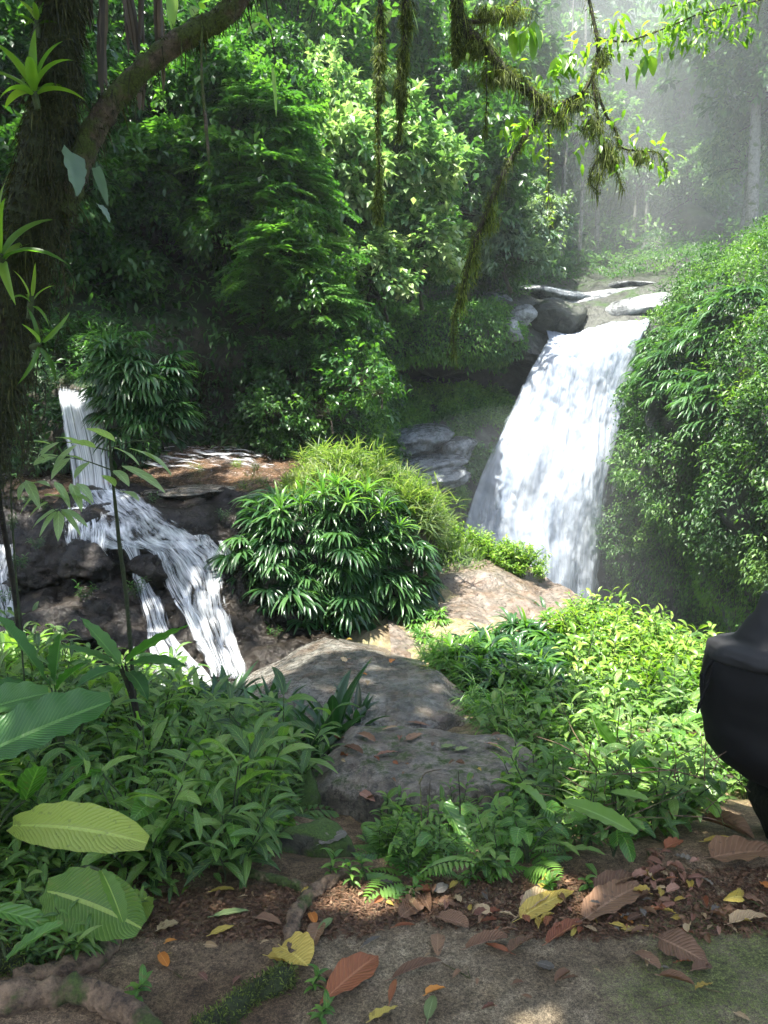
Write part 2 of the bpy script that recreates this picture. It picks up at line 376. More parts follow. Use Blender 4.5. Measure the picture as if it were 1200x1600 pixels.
def rock(name, c, size, mat, s=0, amp=.22, rot=0, flat=.0, res=36, label=None, group=None, cuts=7, cat='rock', kind=None, tilt=(0, 0)):
    """a weathered boulder: a ball cut by planes, roughened"""
    n, m = res, res * 2
    th = np.linspace(.02, math.pi - .02, n); ph = np.linspace(0, 2 * math.pi, m + 1)[:-1]
    T, Ph = np.meshgrid(th, ph, indexing='ij')
    D = np.stack([np.sin(T) * np.cos(Ph), np.sin(T) * np.sin(Ph), np.cos(T)], -1)
    r = np.random.default_rng(s + 100)
    R = np.full(T.shape, 1.0)
    for k in range(cuts):
        nd = nrm(r.normal(size=3)); h = r.uniform(.62, .9)
        dd = (D * nd).sum(-1); R = np.minimum(R, np.where(dd > .05, h / np.maximum(dd, .05), 9))
    if flat: R = np.minimum(R, np.where(D[..., 2] > .05, (1 - flat) / np.maximum(D[..., 2], .05), 9))
    V = D * R[..., None]
    V = V * (1 + amp * .5 * fbm(D * 1.0 + s * 7.7, 1.7, 5, s))[..., None]
    V = V * np.asarray(size)
    e = Euler((tilt[0], tilt[1], rot)).to_matrix(); V = V @ np.array(e).T
    F = np.array([[i * m + j, (i + 1) * m + j, (i + 1) * m + (j + 1) % m, i * m + (j + 1) % m] for i in range(n - 1) for j in range(m)])
    b = Buf(); b.add(V, F)
    b.add(V[0], [[0, m // 4, m // 2, 3 * m // 4]])
    o = b.build(name, mat)
    o.location = Vector([float(x) for x in c])
    if kind: tag(o, None, None, group, kind)
    else: tag(o, label, cat, group)
    return o

# ------------------------------------------------------------------ leaves
def prof(kind, k):
    t = np.linspace(0, 1, k + 1)
    if kind == 'lance': w_ = np.sin(np.pi * t ** .85) ** .8
    elif kind == 'strap': w_ = np.minimum(1, .45 + t * 3) * (1 - t ** 2.6) ** .9
    elif kind == 'ovate': w_ = np.sin(np.pi * t ** .62) ** .75
    elif kind == 'heart': w_ = np.where(t < .2, .75 + 1.2 * t, 1) * (1 - t ** 2.2) ** .8
    elif kind == 'oblong': w_ = np.sin(np.pi * np.clip(t, 0.02, .985)) ** .42
    elif kind == 'obov': w_ = np.sin(np.pi * t ** 1.3) ** .8
    else: w_ = (1 - t) ** .7
    return np.maximum(w_, .03)
def leaves(b, base, d0, Ln, Wd, grav=.3, k=3, kind='lance', cup=.15, tint=.5, roll=0.0, across=2, wave=0.0, r=None, up=None):
    """N curved leaves starting at base, heading along d0, bending under gravity"""
    r = r or rng
    base = np.asarray(base, float).reshape(-1, 3); N = len(base)
    if N == 0: return
    d = nrm(np.broadcast_to(np.asarray(d0, float), (N, 3)).copy())
    Ln = np.broadcast_to(Ln, (N,)); Wd = np.broadcast_to(Wd, (N,)); grav = np.broadcast_to(grav, (N,)); roll = np.broadcast_to(roll, (N,))
    upv = np.array([0, 0, 1.0]) if up is None else up
    side = np.cross(d, upv + 0 * d); bad = np.linalg.norm(side, axis=-1) < .15
    side[bad] += np.array([.6, .5, 0]); side = side - d * (side * d).sum(-1, keepdims=True); side = nrm(side)
    n0 = np.cross(side, d)
    side = side * np.cos(roll)[:, None] + n0 * np.sin(roll)[:, None]
    w_ = prof(kind, k); p = base.copy(); rows = []; uv = []
    sx = np.linspace(-1, 1, across + 1)
    ph = r.random(N) * 6.28
    for i in range(k + 1):
        nn = np.cross(side, d)
        hw = Wd * w_[i] * .5
        for j, x in enumerate(sx):
            off = abs(x) * cup * hw * 2
            if wave: off = off + wave * Wd * x * x * np.sin(ph + i * 1.9 + (x > 0) * 1.3)
            rows.append(p + side * (x * hw)[:, None] + nn * off[:, None])
            uv.append(np.broadcast_to([(x + 1) / 2, i / k], (N, 2)))
        if i < k:
            p = p + d * (Ln / k)[:, None]
            d = nrm(d + np.array([0, 0, -1.0]) * (grav / k * 2)[:, None])
            side = nrm(side - d * (side * d).sum(-1, keepdims=True))
    V = np.stack(rows, 1); UV = np.stack(uv, 1); m = across + 1
    f = gridF(k + 1, m); F = (f[None] + (np.arange(N) * (k + 1) * m)[:, None, None]).reshape(-1, 4)
    T = np.repeat(np.broadcast_to(tint, (N,)), (k + 1) * m)
    b.add(V.reshape(-1, 3), F, UV.reshape(-1, 2), T)
def tube(b, pts, rad, ns=7, tint=.5, rough=0.0, s=0, sub=1):
    pts = np.asarray(pts, float)
    rad = np.broadcast_to(np.asarray(rad, float), (len(pts),))
    if sub > 1:
        n = (len(pts) - 1) * sub + 1; pts = catmull(pts, n, 0); rad = catmull(rad[:, None], n, 0)[:, 0]
    t = nrm(np.gradient(pts, axis=0)); a = np.array([0, 0, 1.0]) if abs(t[0, 2]) < .9 else np.array([1.0, 0, 0])
    x = nrm(np.cross(t, a)); y = np.cross(t, x)
    th = np.linspace(0, 2 * math.pi, ns, endpoint=False)
    D = x[:, None] * np.cos(th)[None, :, None] + y[:, None] * np.sin(th)[None, :, None]
    R = rad[:, None] * np.ones(ns)
    if rough: R = R * (1 + rough * fbm(pts[:, None] + D * rad[:, None, None] * 1.0, 1.2 / max(rad.mean(), .004), 4, s))
    V = pts[:, None] + D * R[..., None]; n = len(pts)
    F = [[i * ns + j, i * ns + (j + 1) % ns, (i + 1) * ns + (j + 1) % ns, (i + 1) * ns + j] for i in range(n - 1) for j in range(ns)]
    UV = np.stack(np.meshgrid(np.linspace(0, 1, n), np.linspace(0, 1, ns), indexing='ij')[::-1], -1)
    b.add(V.reshape(-1, 3), F, UV.reshape(-1, 2), tint)
    return V, D
def sphdirs(n, r, zmin=-1, zmax=1):
    z = r.uniform(zmin, zmax, n); a = r.uniform(0, 2 * math.pi, n); q = np.sqrt(1 - z * z)
    return np.stack([q * np.cos(a), q * np.sin(a), z], -1)

# ------------------------------------------------------------------ plant prototypes (local, base at the origin)
def plant(name, cat, sb, lb, smat, lmat, stemname='stem', leafname='foliage'):
    o = empty(name, (0, 0, 0), None, cat)
    if sb is not None and sb.n: sb.build(stemname, smat, o)
    lb.build(leafname, lmat, o)
    return o
def lance_plant(seed, h=.45, ns=5, leafL=.15, leafW=.036, mat='lance', kind='lance', name='understory_plant'):
    r = np.random.default_rng(seed); sb, lb = Buf(), Buf()
    for s_ in range(ns):
        az = r.uniform(0, 6.28); lean = r.uniform(.1, .6); hh = h * r.uniform(.6, 1.15)
        b0 = np.array([math.cos(az), math.sin(az), 0]) * .05
        pts = np.array([b0 + np.array([math.cos(az), math.sin(az), 0]) * lean * hh * t * t + np.array([0, 0, hh * t]) for t in np.linspace(0, 1, 6)])
        tube(sb, pts, np.linspace(.005, .0025, 6), 5)
        m = 11; ts = np.linspace(.35, 1, m); P_ = catmull(pts, 50, 0)[(ts * 49).astype(int)]
        a = np.arange(m) * 2.4 + r.uniform(0, 6); el = np.linspace(.15, .8, m) + r.normal(0, .15, m)
        d = np.stack([np.cos(a) * np.cos(el), np.sin(a) * np.cos(el), np.sin(el)], -1)
        sc = r.uniform(.7, 1.2, m)
        leaves(lb, P_, d, leafL * sc, leafW * sc * r.uniform(.85, 1.2, m), r.uniform(.35, .8, m), 5, kind, .18, np.clip(r.normal(.5, .2, m) + (ts - .6) * .3, 0, 1), r.normal(0, .25, m), r=r)
    return plant(name, 'plant', sb, lb, M['stem'], M[mat])
def fan_plant(seed, nf=7, L=.34, nl=11, mat='fan', side=False, wd=.028, name='fan_leaved_plant'):
    """arching stalks that each end in a drooping fan of narrow leaflets"""
    r = np.random.default_rng(seed); sb, lb = Buf(), Buf()
    for q in range(nf):
        az = r.uniform(-1.4, 1.4) if side else r.uniform(0, 6.28); el = r.uniform(.0, 1.0) if side else r.uniform(.5, 1.3)
        dirh = np.array([math.sin(az), -math.cos(az), 0]) if side else np.array([math.cos(az), math.sin(az), 0])
        st_ = L * r.uniform(.5, 1.1)
        pts = np.array([dirh * math.cos(el) * st_ * t + np.array([0, 0, 1]) * (math.sin(el) * st_ * t - .35 * st_ * t * t) for t in np.linspace(0, 1, 5)])
        tube(sb, pts, np.linspace(.005, .003, 5), 4)
        th = pts[-1] - pts[-2]; th = th / np.linalg.norm(th)
        sd = nrm(np.cross(th, [0, 0, 1.0])); upn = np.cross(sd, th)
        n = nl; a = np.linspace(-1.9, 1.9, n) + r.normal(0, .1, n)
        d = th * np.cos(a)[:, None] + sd * np.sin(a)[:, None] + upn * .25
        ll = L * r.uniform(.75, 1.1) * (1 - .12 * np.abs(a)) * r.uniform(.85, 1.1, n)
        tt = r.normal(.5, .18)
        leaves(lb, np.repeat(pts[-1:], n, 0), d, ll, wd * r.uniform(.8, 1.3, n), r.uniform(.5, .95, n), 5, 'lance', .22, np.clip(tt + r.normal(0, .1, n), 0, 1), r.normal(0, .2, n), r=r)
    return plant(name, 'plant', sb, lb, M['stem'], M[mat])
def rosette(seed, n=20, L=.38, W=.035, mat='strap', grav=.7, kind='strap', cup=.2, name='strap_leaved_plant', el=(.25, 1.35), k=7, sb=None, cat='plant', wave=0, across=2):
    r = np.random.default_rng(seed); lb = Buf(); sb = Buf()
    a = np.arange(n) * 2.399 + r.normal(0, .2, n); e = np.linspace(el[0], el[1], n) + r.normal(0, .1, n)
    d = np.stack([np.cos(a) * np.cos(e), np.sin(a) * np.cos(e), np.sin(e)], -1)
    base = np.stack([np.cos(a), np.sin(a), 0 * a], -1) * .012 + np.array([0, 0, 1]) * np.linspace(0, .05, n)[:, None]
    leaves(lb, base, d, L * r.uniform(.65, 1.1, n), W * r.uniform(.8, 1.2, n), grav * r.uniform(.6, 1.3, n), k, kind, cup, np.clip(r.normal(.5, .2, n) + (e - .8) * .2, 0, 1), r.normal(0, .15, n), across, wave, r=r)
    tube(sb, [(0, 0, -.06), (0, 0, .0), (0, 0, .06)], [.014, .016, .008], 6)
    return plant(name, cat, sb, lb, M['stem'], M[mat])
def grass_tuft(seed, n=60, L=.28, W=.009, mat='grass'):
    r = np.random.default_rng(seed); lb = Buf()
    for q in range(5):
        c = np.array([r.normal(0, .06), r.normal(0, .06), 0]); m = n // 5
        top = c + np.array([r.normal(0, .05), r.normal(0, .05), L * r.uniform(.4, .9)])
        tt = r.uniform(0.1, 1, m)[:, None]; d = sphdirs(m, r, .0, .9)
        leaves(lb, c + (top - c) * tt, d, L * r.uniform(.35, .7, m), W * r.uniform(.7, 1.3, m), r.uniform(.2, .7, m), 4, 'strap', .2, np.clip(r.normal(.5, .22, m), 0, 1), r=r)
    return plant('grassy_tuft', 'grass tuft', None, lb, None, M[mat])
def broad_plant(seed, n=7, h=.35, L=.15, W=.09, mat='broad', kind='heart', name='broad_leaved_plant'):
    r = np.random.default_rng(seed); sb, lb = Buf(), Buf()
    for q in range(n):
        az = r.uniform(0, 6.28); hh = h * r.uniform(.4, 1.1); o = r.uniform(.2, .8) * hh
        pts = np.array([[math.cos(az) * o * t * t, math.sin(az) * o * t * t, hh * t] for t in np.linspace(0, 1, 6)])
        tube(sb, pts, .003, 4)
        d = np.array([[math.cos(az), math.sin(az), r.uniform(-.4, .4)]]); s_ = r.uniform(.6, 1.25)
        leaves(lb, pts[-1:], d, L * s_, W * s_, r.uniform(.3, .8), 6, kind, .12, np.clip(r.normal(.55, .2), 0, 1), r.normal(0, .4), 4, .05, r=r)
    return plant(name, 'plant', sb, lb, M['stem'], M[mat])
def fern_plant(seed, nf=8, L=.4, mat='strap', name='fern', pin=16, pw=.018, el=(.3, 1.1), plen=.22):
    r = np.random.default_rng(seed); sb, lb = Buf(), Buf()
    for q in range(nf):
        az = q * 2.4 + r.normal(0, .3); e = r.uniform(*el); Lf = L * r.uniform(.7, 1.15)
        d = np.array([math.cos(az) * math.cos(e), math.sin(az) * math.cos(e), math.sin(e)]); p = np.zeros(3); pts = [p]; dirs = [d]
        for k in range(10):
            p = p + d * Lf / 10; d = nrm(d + np.array([0, 0, -.13])); pts.append(p); dirs.append(d)
        pts = np.array(pts); dirs = np.array(dirs); tube(sb, pts, np.linspace(.003, .001, 11), 4)
        t = np.linspace(.12, .98, pin); PP = catmull(pts, 60, 0)[(t * 59).astype(int)]; DD = nrm(catmull(dirs, 60, 0)[(t * 59).astype(int)])
        sd = nrm(np.cross(DD, [0, 0, 1.0])); pl = Lf * plen * np.sin(np.pi * np.clip(t * .8 + .18, 0, 1)) ** .8 + .01; ti = np.clip(r.normal(.55, .15), 0, 1)
        for sg in (-1, 1):
            leaves(lb, PP, sd * sg + DD * .55, pl, pw * (L / .4), .25, 3, 'lance', .1, ti, r=r)
    return plant(name, 'fern', sb, lb, M['stem'], M[mat])
def crown_buf(seed, rad, nclump, per, L, W, mat_k='ovate', k=2, droop=.5, spread=.16, lb=None, hemi=-.35, sb=None, whorl=False, c0=(0, 0, 0)):
    """foliage in separate sprays, each spray on its twig, filling an uneven crown"""
    r = np.random.default_rng(seed); lb = lb or Buf(); rad = np.asarray(rad, float); c0 = np.asarray(c0, float)
    d = sphdirs(nclump, r, hemi, 1); rr = r.uniform(.4, 1.0, nclump) ** .6 * (1 + .5 * fbm(d * 1.8 + seed, 1.0, 3, seed))
    cc = d * rr[:, None] * rad + c0
    tw = r.normal(.5, .17, nclump); R = rad.mean()
    if sb is not None:
        for i in range(0, nclump, max(1, nclump // 40)):
            q = c0 + np.array([0, 0, -rad[2] * .3]); mid = (q + cc[i]) / 2 + r.normal(0, .06 * R, 3)
            tube(sb, [q, mid, cc[i]], [.022 * R, .012 * R, .004 * R], 4)
    n = nclump * per; ci = np.repeat(np.arange(nclump), per)
    ax = nrm(d + r.normal(0, .5, d.shape) + np.array([0, 0, -.25])); s_ = r.uniform(0, 1, n)
    base = cc[ci] + ax[ci] * (s_ * spread * R * 1.6)[:, None] + r.normal(0, spread * R * .42, (n, 3))
    dd = nrm(r.normal(0, .8, (n, 3)) + ax[ci] * .9 + np.array([0, 0, -.25]))
    sc = r.uniform(.65, 1.25, n)
    leaves(lb, base, dd, L * sc, W * sc, droop * r.uniform(.5, 1.3, n), k, mat_k, .15, np.clip(tw[ci] + r.normal(0, .13, n), 0, 1), r.normal(0, .5, n), r=r)
    return lb
def shrub(seed, rad, nclump, per, L, W, mat, name='shrub', cat='shrub', kind='ovate', droop=.5, stem=True, hemi=-.5, spread=.16, k=2):
    sb = Buf(); r = np.random.default_rng(seed)
    lb = crown_buf(seed, rad, nclump, per, L, W, kind, k, droop, spread, hemi=hemi, sb=sb)
    if stem: tube(sb, [(0, 0, -rad[2] * 1.3), (r.normal(0, .1), r.normal(0, .1), -rad[2] * .7), (0, 0, -rad[2] * .2)], [.06 * rad[0], .045 * rad[0], .02 * rad[0]], 6)
    return plant(name, cat, sb, lb, M['darkstem'], M[mat])
def tree(seed, H, rad, nclump, per, L, W, mat, kind='ovate', trunk='greybark', droop=.4, tr=.12, name='tree', hemi=-.6, spread=.14, k=2):
    r = np.random.default_rng(seed); sb = Buf(); x, y = r.normal(0, .04 * H, 2)
    pts = [(0, 0, -.5), (x * .4, y * .4, H * .35), (x, y, H * .7), (x, y, H)]
    tube(sb, pts, [tr * 1.3, tr, tr * .7, tr * .3], 8, rough=.15, s=seed, sub=3)
    c0 = np.array([x, y, H]); limb = Buf()
    lb = crown_buf(seed, rad, nclump, per, L, W, kind, k, droop, spread, hemi=hemi, sb=limb, c0=c0)
    o = empty(name, (0, 0, 0), None, 'tree')
    sb.build('trunk', M[trunk], o); limb.build('branches', M['darkstem'], o); lb.build('crown', M[mat], o)
    return o
def pinnate_crown(seed, rad, nsp, L=.55, pin=9, pl=.11, pw=.04, mat='tree', hemi=-.6, name='drooping_tree'):
    """crown of feather-like compound leaves hanging in tiers"""
    r = np.random.default_rng(seed); sb, lb = Buf(), Buf(); rad = np.asarray(rad)
    d = sphdirs(nsp, r, hemi, 1); rr = r.uniform(.35, 1.0, nsp) ** .55 * (1 + .45 * fbm(d * 1.9 + seed, 1, 3, seed))
    cc = d * rr[:, None] * rad
    for i in range(0, nsp, 14): tube(sb, [(0, 0, -rad[2] * .4), cc[i] * .5, cc[i]], [.03, .02, .006], 4)
    for g in range(5):
        a = r.uniform(0, 6.28, nsp); dh = np.stack([np.cos(a), np.sin(a), r.uniform(-.1, .5, nsp)], -1) + d * .8; dd = nrm(dh)
        p = cc.copy() + r.normal(0, .05, cc.shape); ti = np.clip(r.normal(.5, .18, nsp), 0, 1); Lf = L * r.uniform(.6, 1.1, nsp)
        for j in range(pin):
            p = p + dd * (Lf / pin)[:, None]; dd = nrm(dd + np.array([0, 0, -.16]))
            sd = nrm(np.cross(dd, [0, 0, 1.0]))
            for sg in (-1, 1):
                leaves(lb, p, sd * sg + dd * .6 + np.array([0, 0, -.1]), pl * r.uniform(.8, 1.15, nsp), pw, .35, 2, 'lance', .12, ti, r.normal(0, .2, nsp), r=r)
    return plant(name, 'tree', sb, lb, M['darkstem'], M[mat], 'branches', 'crown')
# ================================================================== THE SETTING
Xc = np.array([-8, -5, -3.4, -2.4, -1.5, -.7, 0, .6, 1.2, 1.8, 2.5, 3.4, 5, 8.])
Yr = np.array([-3, 1, 2.3, 2.8, 3.3, 3.9, 4.6, 5.4, 6.2, 7, 7.8, 8.8, 10, 11.5, 13.5, 22, 34.])
_rows = """0 0 0 0 0 0 0 0 0 0 0 0 0 0
0 0 0 0 0 0 0 0 0 0 0 0 0 0
.1 .1 .08 .05 .02 0 0 0 .01 .02 .03 .05 .1 .2
.1 .1 .06 .02 -.04 -.04 -.03 -.02 0 .02 .03 .06 .1 .2
.1 .05 0 -.05 -.15 -.26 -.30 -.22 -.15 -.10 -.08 0 .1 .2
.05 0 -.05 -.1 -.25 -.36 -.42 -.38 -.25 -.22 -.22 -.15 0 .1
0 -.05 -.1 -.15 -.3 -.42 -.5 -.45 -.36 -.34 -.34 -.3 -.2 0
-.2 -.25 -.3 -.4 -.5 -.55 -.5 -.42 -.42 -.42 -.45 -.5 -.6 -.5
-.5 -.5 -.55 -.6 -.62 -.62 -.5 -.42 -.45 -.48 -.5 -.65 -1.6 -2
-.5 -.5 -.55 -.6 -.6 -.5 -.4 -.36 -.38 -.40 -.45 -1.4 -3.5 -4
-.5 -.5 -.5 -.5 -.5 -.4 -.3 -.3 -.33 -.35 -.6 -2.5 -5 -5
-.5 -.5 -.5 -.5 -.4 -.3 -.25 -.25 -.33 -.7 -2.2 -5 -5 -5
-.5 -.5 -.5 -.4 -.3 -.25 -.3 -.5 -1.8 -3.6 -5 -5 -5 -5
-.5 -.5 -.5 -.5 -.5 -.6 -1.2 -2.5 -4 -5 -5 -5 -5 -5
-.5 -.5 -.6 -.8 -1.2 -2.5 -4 -5 -5 -5 -5 -5 -5 -5
-5 -5 -5 -5 -5 -5 -5 -5 -5 -5 -5 -5 -5 -5
-5 -5 -5 -5 -5 -5 -5 -5 -5 -5 -5 -5 -5 -5"""
Z = np.array([[float(x) for x in l.split()] for l in _rows.split('\n')])
def H(x, y):
    x = np.asarray(x, float); y = np.asarray(y, float)
    i = np.clip(np.searchsorted(Yr, y) - 1, 0, len(Yr) - 2); j = np.clip(np.searchsorted(Xc, x) - 1, 0, len(Xc) - 2)
    u = np.clip((y - Yr[i]) / (Yr[i + 1] - Yr[i]), 0, 1); v = np.clip((x - Xc[j]) / (Xc[j + 1] - Xc[j]), 0, 1)
    u = u * u * (3 - 2 * u) * .5 + u * .5; v = v * v * (3 - 2 * v) * .5 + v * .5
    z = (Z[i, j] * (1 - v) + Z[i, j + 1] * v) * (1 - u) + (Z[i + 1, j] * (1 - v) + Z[i + 1, j + 1] * v) * u
    q = np.stack([x, y, 0 * x], -1)
    a = np.clip((y - 2.3) / 1.5, 0.18, 1)
    return z + a * (.06 * fbm(q, 1.6, 3, 5) + .025 * fbm(q, 7, 3, 9))
def groundmat():
    m, n, N, L = newmat('forest_ground')
    tc = N('ShaderNodeTexCoord'); v = tc.outputs['Object']
    def A(nm):
        a = N('ShaderNodeAttribute'); a.attribute_name = nm; return a.outputs['Fac']
    n1 = noise(N, L, 2.2, 6, .65, v); n2 = noise(N, L, 14, 6, .7, v); n3 = noise(N, L, 90, 4, .75, v); n4 = noise(N, L, 260, 2, .7, v)
    rk = ramp(N, [(.3, (.15, .12, .075)), (.52, (.32, .26, .17)), (.72, (.50, .42, .29))]); L(n2.outputs['Fac'], rk.inputs[0])
    so_ = ramp(N, [(.3, (.085, .058, .035)), (.7, (.34, .245, .15))]); L(n2.outputs['Fac'], so_.inputs[0])
    col = mixc(N, L, A('soil'), rk.outputs[0], so_.outputs[0])
    st2 = noise(N, L, 1.1, 5, .6, v); sr2 = ramp(N, [(.42, (.55, .5, .45)), (.58, (1.15, 1.12, 1.1))]); L(st2.outputs['Fac'], sr2.inputs[0]); col = mixc(N, L, 1.0, col, sr2.outputs[0], 'MULTIPLY')
    # lichen and moss freckles on the slab
    mm = mathn(N, L, 'ADD', mathn(N, L, 'MULTIPLY', A('moss'), .48), mathn(N, L, 'MULTIPLY_ADD', n3.outputs['Fac'], .45, mathn(N, L, 'MULTIPLY', n1.outputs['Fac'], .55)))
    mr = ramp(N, [(.60, (0, 0, 0)), (.76, (1, 1, 1))]); L(mm, mr.inputs[0])
    mc = ramp(N, [(.3, (.028, .045, .010)), (.7, (.13, .17, .03))]); L(n3.outputs['Fac'], mc.inputs[0])
    col = mixc(N, L, mathn(N, L, 'MULTIPLY', mr.outputs[0], .85), col, mc.outputs[0])
    sp = ramp(N, [(.38, (.3, .3, .3)), (.64, (2.1, 2.1, 2.1))]); L(n4.outputs['Fac'], sp.inputs[0]); col = mixc(N, L, .55, col, sp.outputs[0], 'MULTIPLY')
    fr = ramp(N, [(.35, (.45, .45, .45)), (.65, (1.5, 1.5, 1.5))]); L(n3.outputs['Fac'], fr.inputs[0]); col = mixc(N, L, 1.0, col, fr.outputs[0], 'MULTIPLY')
    bm = N('ShaderNodeBump'); bm.inputs['Strength'].default_value = 1.0; bm.inputs['Distance'].default_value = .022
    L(mathn(N, L, 'MULTIPLY_ADD', n4.outputs['Fac'], .3, mathn(N, L, 'MULTIPLY_ADD', n2.outputs['Fac'], 1.2, n3.outputs['Fac'])), bm.inputs['Height'])
    pb = N('ShaderNodeBsdfPrincipled'); L(col, pb.inputs['Base Color']); pb.inputs['Roughness'].default_value = .75; L(bm.outputs[0], pb.inputs['Normal'])
    pb.inputs['Specular IOR Level'].default_value = .3
    out = N('ShaderNodeOutputMaterial'); L(pb.outputs[0], out.inputs[0])
    return m
yy = np.concatenate([np.linspace(-3, 1.2, 20), np.linspace(1.25, 4.5, 200), np.linspace(4.55, 12, 150), np.linspace(12.2, 34, 40)])
xx = np.concatenate([np.linspace(-8, -3, 50), np.linspace(-2.95, 3.5, 280), np.linspace(3.6, 8, 40)])
Yg, Xg = np.meshgrid(yy, xx, indexing='ij'); Zg = H(Xg, Yg)
GV = np.stack([Xg, Yg, Zg], -1)
gx, gy = proj(np.where(GV[..., 1:2] > .3, GV, [0, .3, 0]))
wob = .25 * fbm(GV, 2.5, 4, 3)
soil = np.clip(1.2 - np.abs(Yg - 2.72 - wob * .6) / .35, 0, 1)                       # band of litter and earth behind the slab
soil = np.maximum(soil, np.clip((-.18 - Xg + wob * .5) / .12, 0, 1) * np.clip((3.4 - Yg) / .3, 0, 1))
soil = np.maximum(soil, np.clip((Yg - 2.7) / .3, 0, 1) * np.clip((4.9 - Yg) / .4, 0, 1))
mossA = np.clip((Xg - .35) * .55 + wob, 0, 1) * np.clip((2.75 - Yg) / .4, 0, 1) + .25 * np.clip((Yg - 3.2), 0, 1)
g = meshsurf('ground', GV, groundmat(), attrs={'soil': soil, 'moss': mossA}); tag(g, kind='structure')

# --- left cascade: stepped dark rock
cas = [[(-160, 740, 9.6), (30, 745, 9.5), (100, 755, 9.3), (180, 765, 9.1), (240, 760, 8.9), (310, 760, 8.8), (380, 765, 8.7), (450, 760, 8.6), (560, 760, 8.8)],
       [(-160, 800, 8.7), (30, 805, 8.6), (100, 805, 8.55), (180, 795, 8.5), (240, 795, 8.4), (310, 800, 8.3), (380, 800, 8.3), (450, 800, 8.3), (560, 800, 8.6)],
       [(-160, 850, 8.3), (30, 850, 8.2), (100, 845, 8.1), (180, 845, 7.95), (240, 842, 7.9), (310, 850, 7.85), (370, 850, 7.85), (440, 850, 8.0), (560, 850, 8.3)],
       [(-160, 900, 8.1), (30, 905, 8.0), (100, 905, 7.8), (180, 900, 7.75), (240, 895, 7.75), (310, 900, 7.6), (370, 900, 7.7), (440, 900, 7.9), (560, 900, 8.1)],
       [(-160, 950, 7.4), (30, 945, 7.3), (100, 940, 7.3), (180, 940, 7.35), (240, 945, 7.45), (320, 950, 7.3), (380, 950, 7.4), (440, 950, 7.6), (560, 950, 7.8)],
       [(-160, 1010, 7.1), (30, 1010, 7.0), (100, 1010, 6.95), (180, 1010, 6.9), (250, 1010, 6.95), (330, 1010, 6.9), (400, 1010, 7.0), (450, 1000, 7.2), (560, 1000, 7.4)],
       [(-160, 1070, 6.6), (30, 1070, 6.5), (100, 1070, 6.5), (180, 1070, 6.5), (260, 1065, 6.6), (340, 1060, 6.6), (410, 1050, 6.7), (460, 1040, 6.8), (560, 1040, 7.0)],
       [(-160, 1150, 6.5), (30, 1150, 6.4), (100, 1150, 6.4), (180, 1150, 6.4), (260, 1150, 6.5), (340, 1140, 6.5), (410, 1130, 6.6), (460, 1120, 6.7), (560, 1110, 6.9)]]
CV, CN = surf(cas, 150, 220, .16, 1.5, 5, 21)
r0 = fbm(CV, 3.2, 3, 71); CV = CV + CN * (np.abs(r0) * .07)[..., None]
tag(meshsurf('cascade_rock_face', CV, M['wetrock']), kind='structure')
# --- stream bed above the cascade, running in under the left bank
bed = [[(-200, 700, 11.5), (120, 700, 11.5), (260, 698, 11.8), (360, 700, 11.8), (450, 706, 11.6), (560, 712, 11.6)],
       [(-200, 725, 10.6), (120, 725, 10.6), (230, 728, 10.5), (350, 730, 10.4), (440, 735, 10.2), (560, 738, 10.4)],
       [(-200, 758, 9.5), (120, 758, 9.4), (230, 765, 9.2), (340, 768, 9.1), (430, 768, 9.1), (560, 768, 9.3)],
       [(-200, 790, 8.6), (120, 795, 8.5), (230, 795, 8.4), (340, 800, 8.3), (430, 800, 8.35), (560, 800, 8.5)]]
BV, BN = surf(bed, 90, 150, .07, 1.8, 5, 31)
tag(meshsurf('stream_bed', BV, rockmat('brown_wet_bed', (.03, .02, .012), (.13, .085, .055), (.06, .35), .1, bump=.9, sc=2.6, brown=.35)), kind='structure')
# --- left bank (earth wall under the trees)
lb_ = [[(-420, 780, 10.2), (-150, 780, 10.3), (60, 790, 10.0), (180, 785, 10.2), (300, 740, 11.6), (420, 745, 11.6), (520, 780, 11.2), (600, 850, 12), (640, 950, 14)],
       [(-420, 690, 10.2), (-150, 690, 10.2), (60, 690, 9.75), (170, 690, 9.8), (260, 690, 11.8), (420, 695, 12.0), (520, 700, 12), (580, 740, 13.5), (610, 800, 17)],
       [(-420, 600, 10.2), (-150, 600, 10.2), (60, 605, 9.8), (180, 605, 9.9), (270, 600, 12.2), (400, 600, 12.4), (500, 600, 12.6), (565, 630, 15), (585, 680, 19)],
       [(-420, 520, 11), (-150, 530, 11), (60, 535, 10.8), (180, 540, 11.0), (290, 545, 12.2), (400, 540, 12.5), (500, 520, 13), (560, 530, 16), (580, 560, 20)],
       [(-420, 400, 13), (-150, 400, 13), (60, 400, 13), (180, 400, 13), (300, 400, 13.2), (400, 400, 13.5), (500, 400, 14.5), (560, 420, 17), (600, 450, 21)],
       [(-420, 200, 14), (-150, 200, 14), (60, 200, 14), (180, 200, 14), (300, 200, 14.5), (400, 210, 15.5), (500, 240, 17), (580, 300, 20), (640, 380, 24)],
       [(-420, -60, 17), (-150, -60, 17), (60, -60, 17), (180, -40, 17.5), (300, -20, 18.5), (400, 10, 20), (500, 80, 22), (600, 180, 25), (700, 300, 29)],
       [(-420, -500, 23), (-150, -500, 23), (60, -480, 23), (180, -450, 24), (300, -400, 26), (400, -350, 28), (500, -200, 31), (640, 0, 34), (760, 200, 36)]]
LV, LN = surf(lb_, 130, 170, .35, .7, 5, 41)
bankmat = rockmat('dark_bank_earth', (.018, .015, .010), (.05, .045, .028), (.7, .95), .8, bump=.8, sc=.8, mosscol=(.022, .045, .010))
tag(meshsurf('left_bank', LV, bankmat), kind='structure')
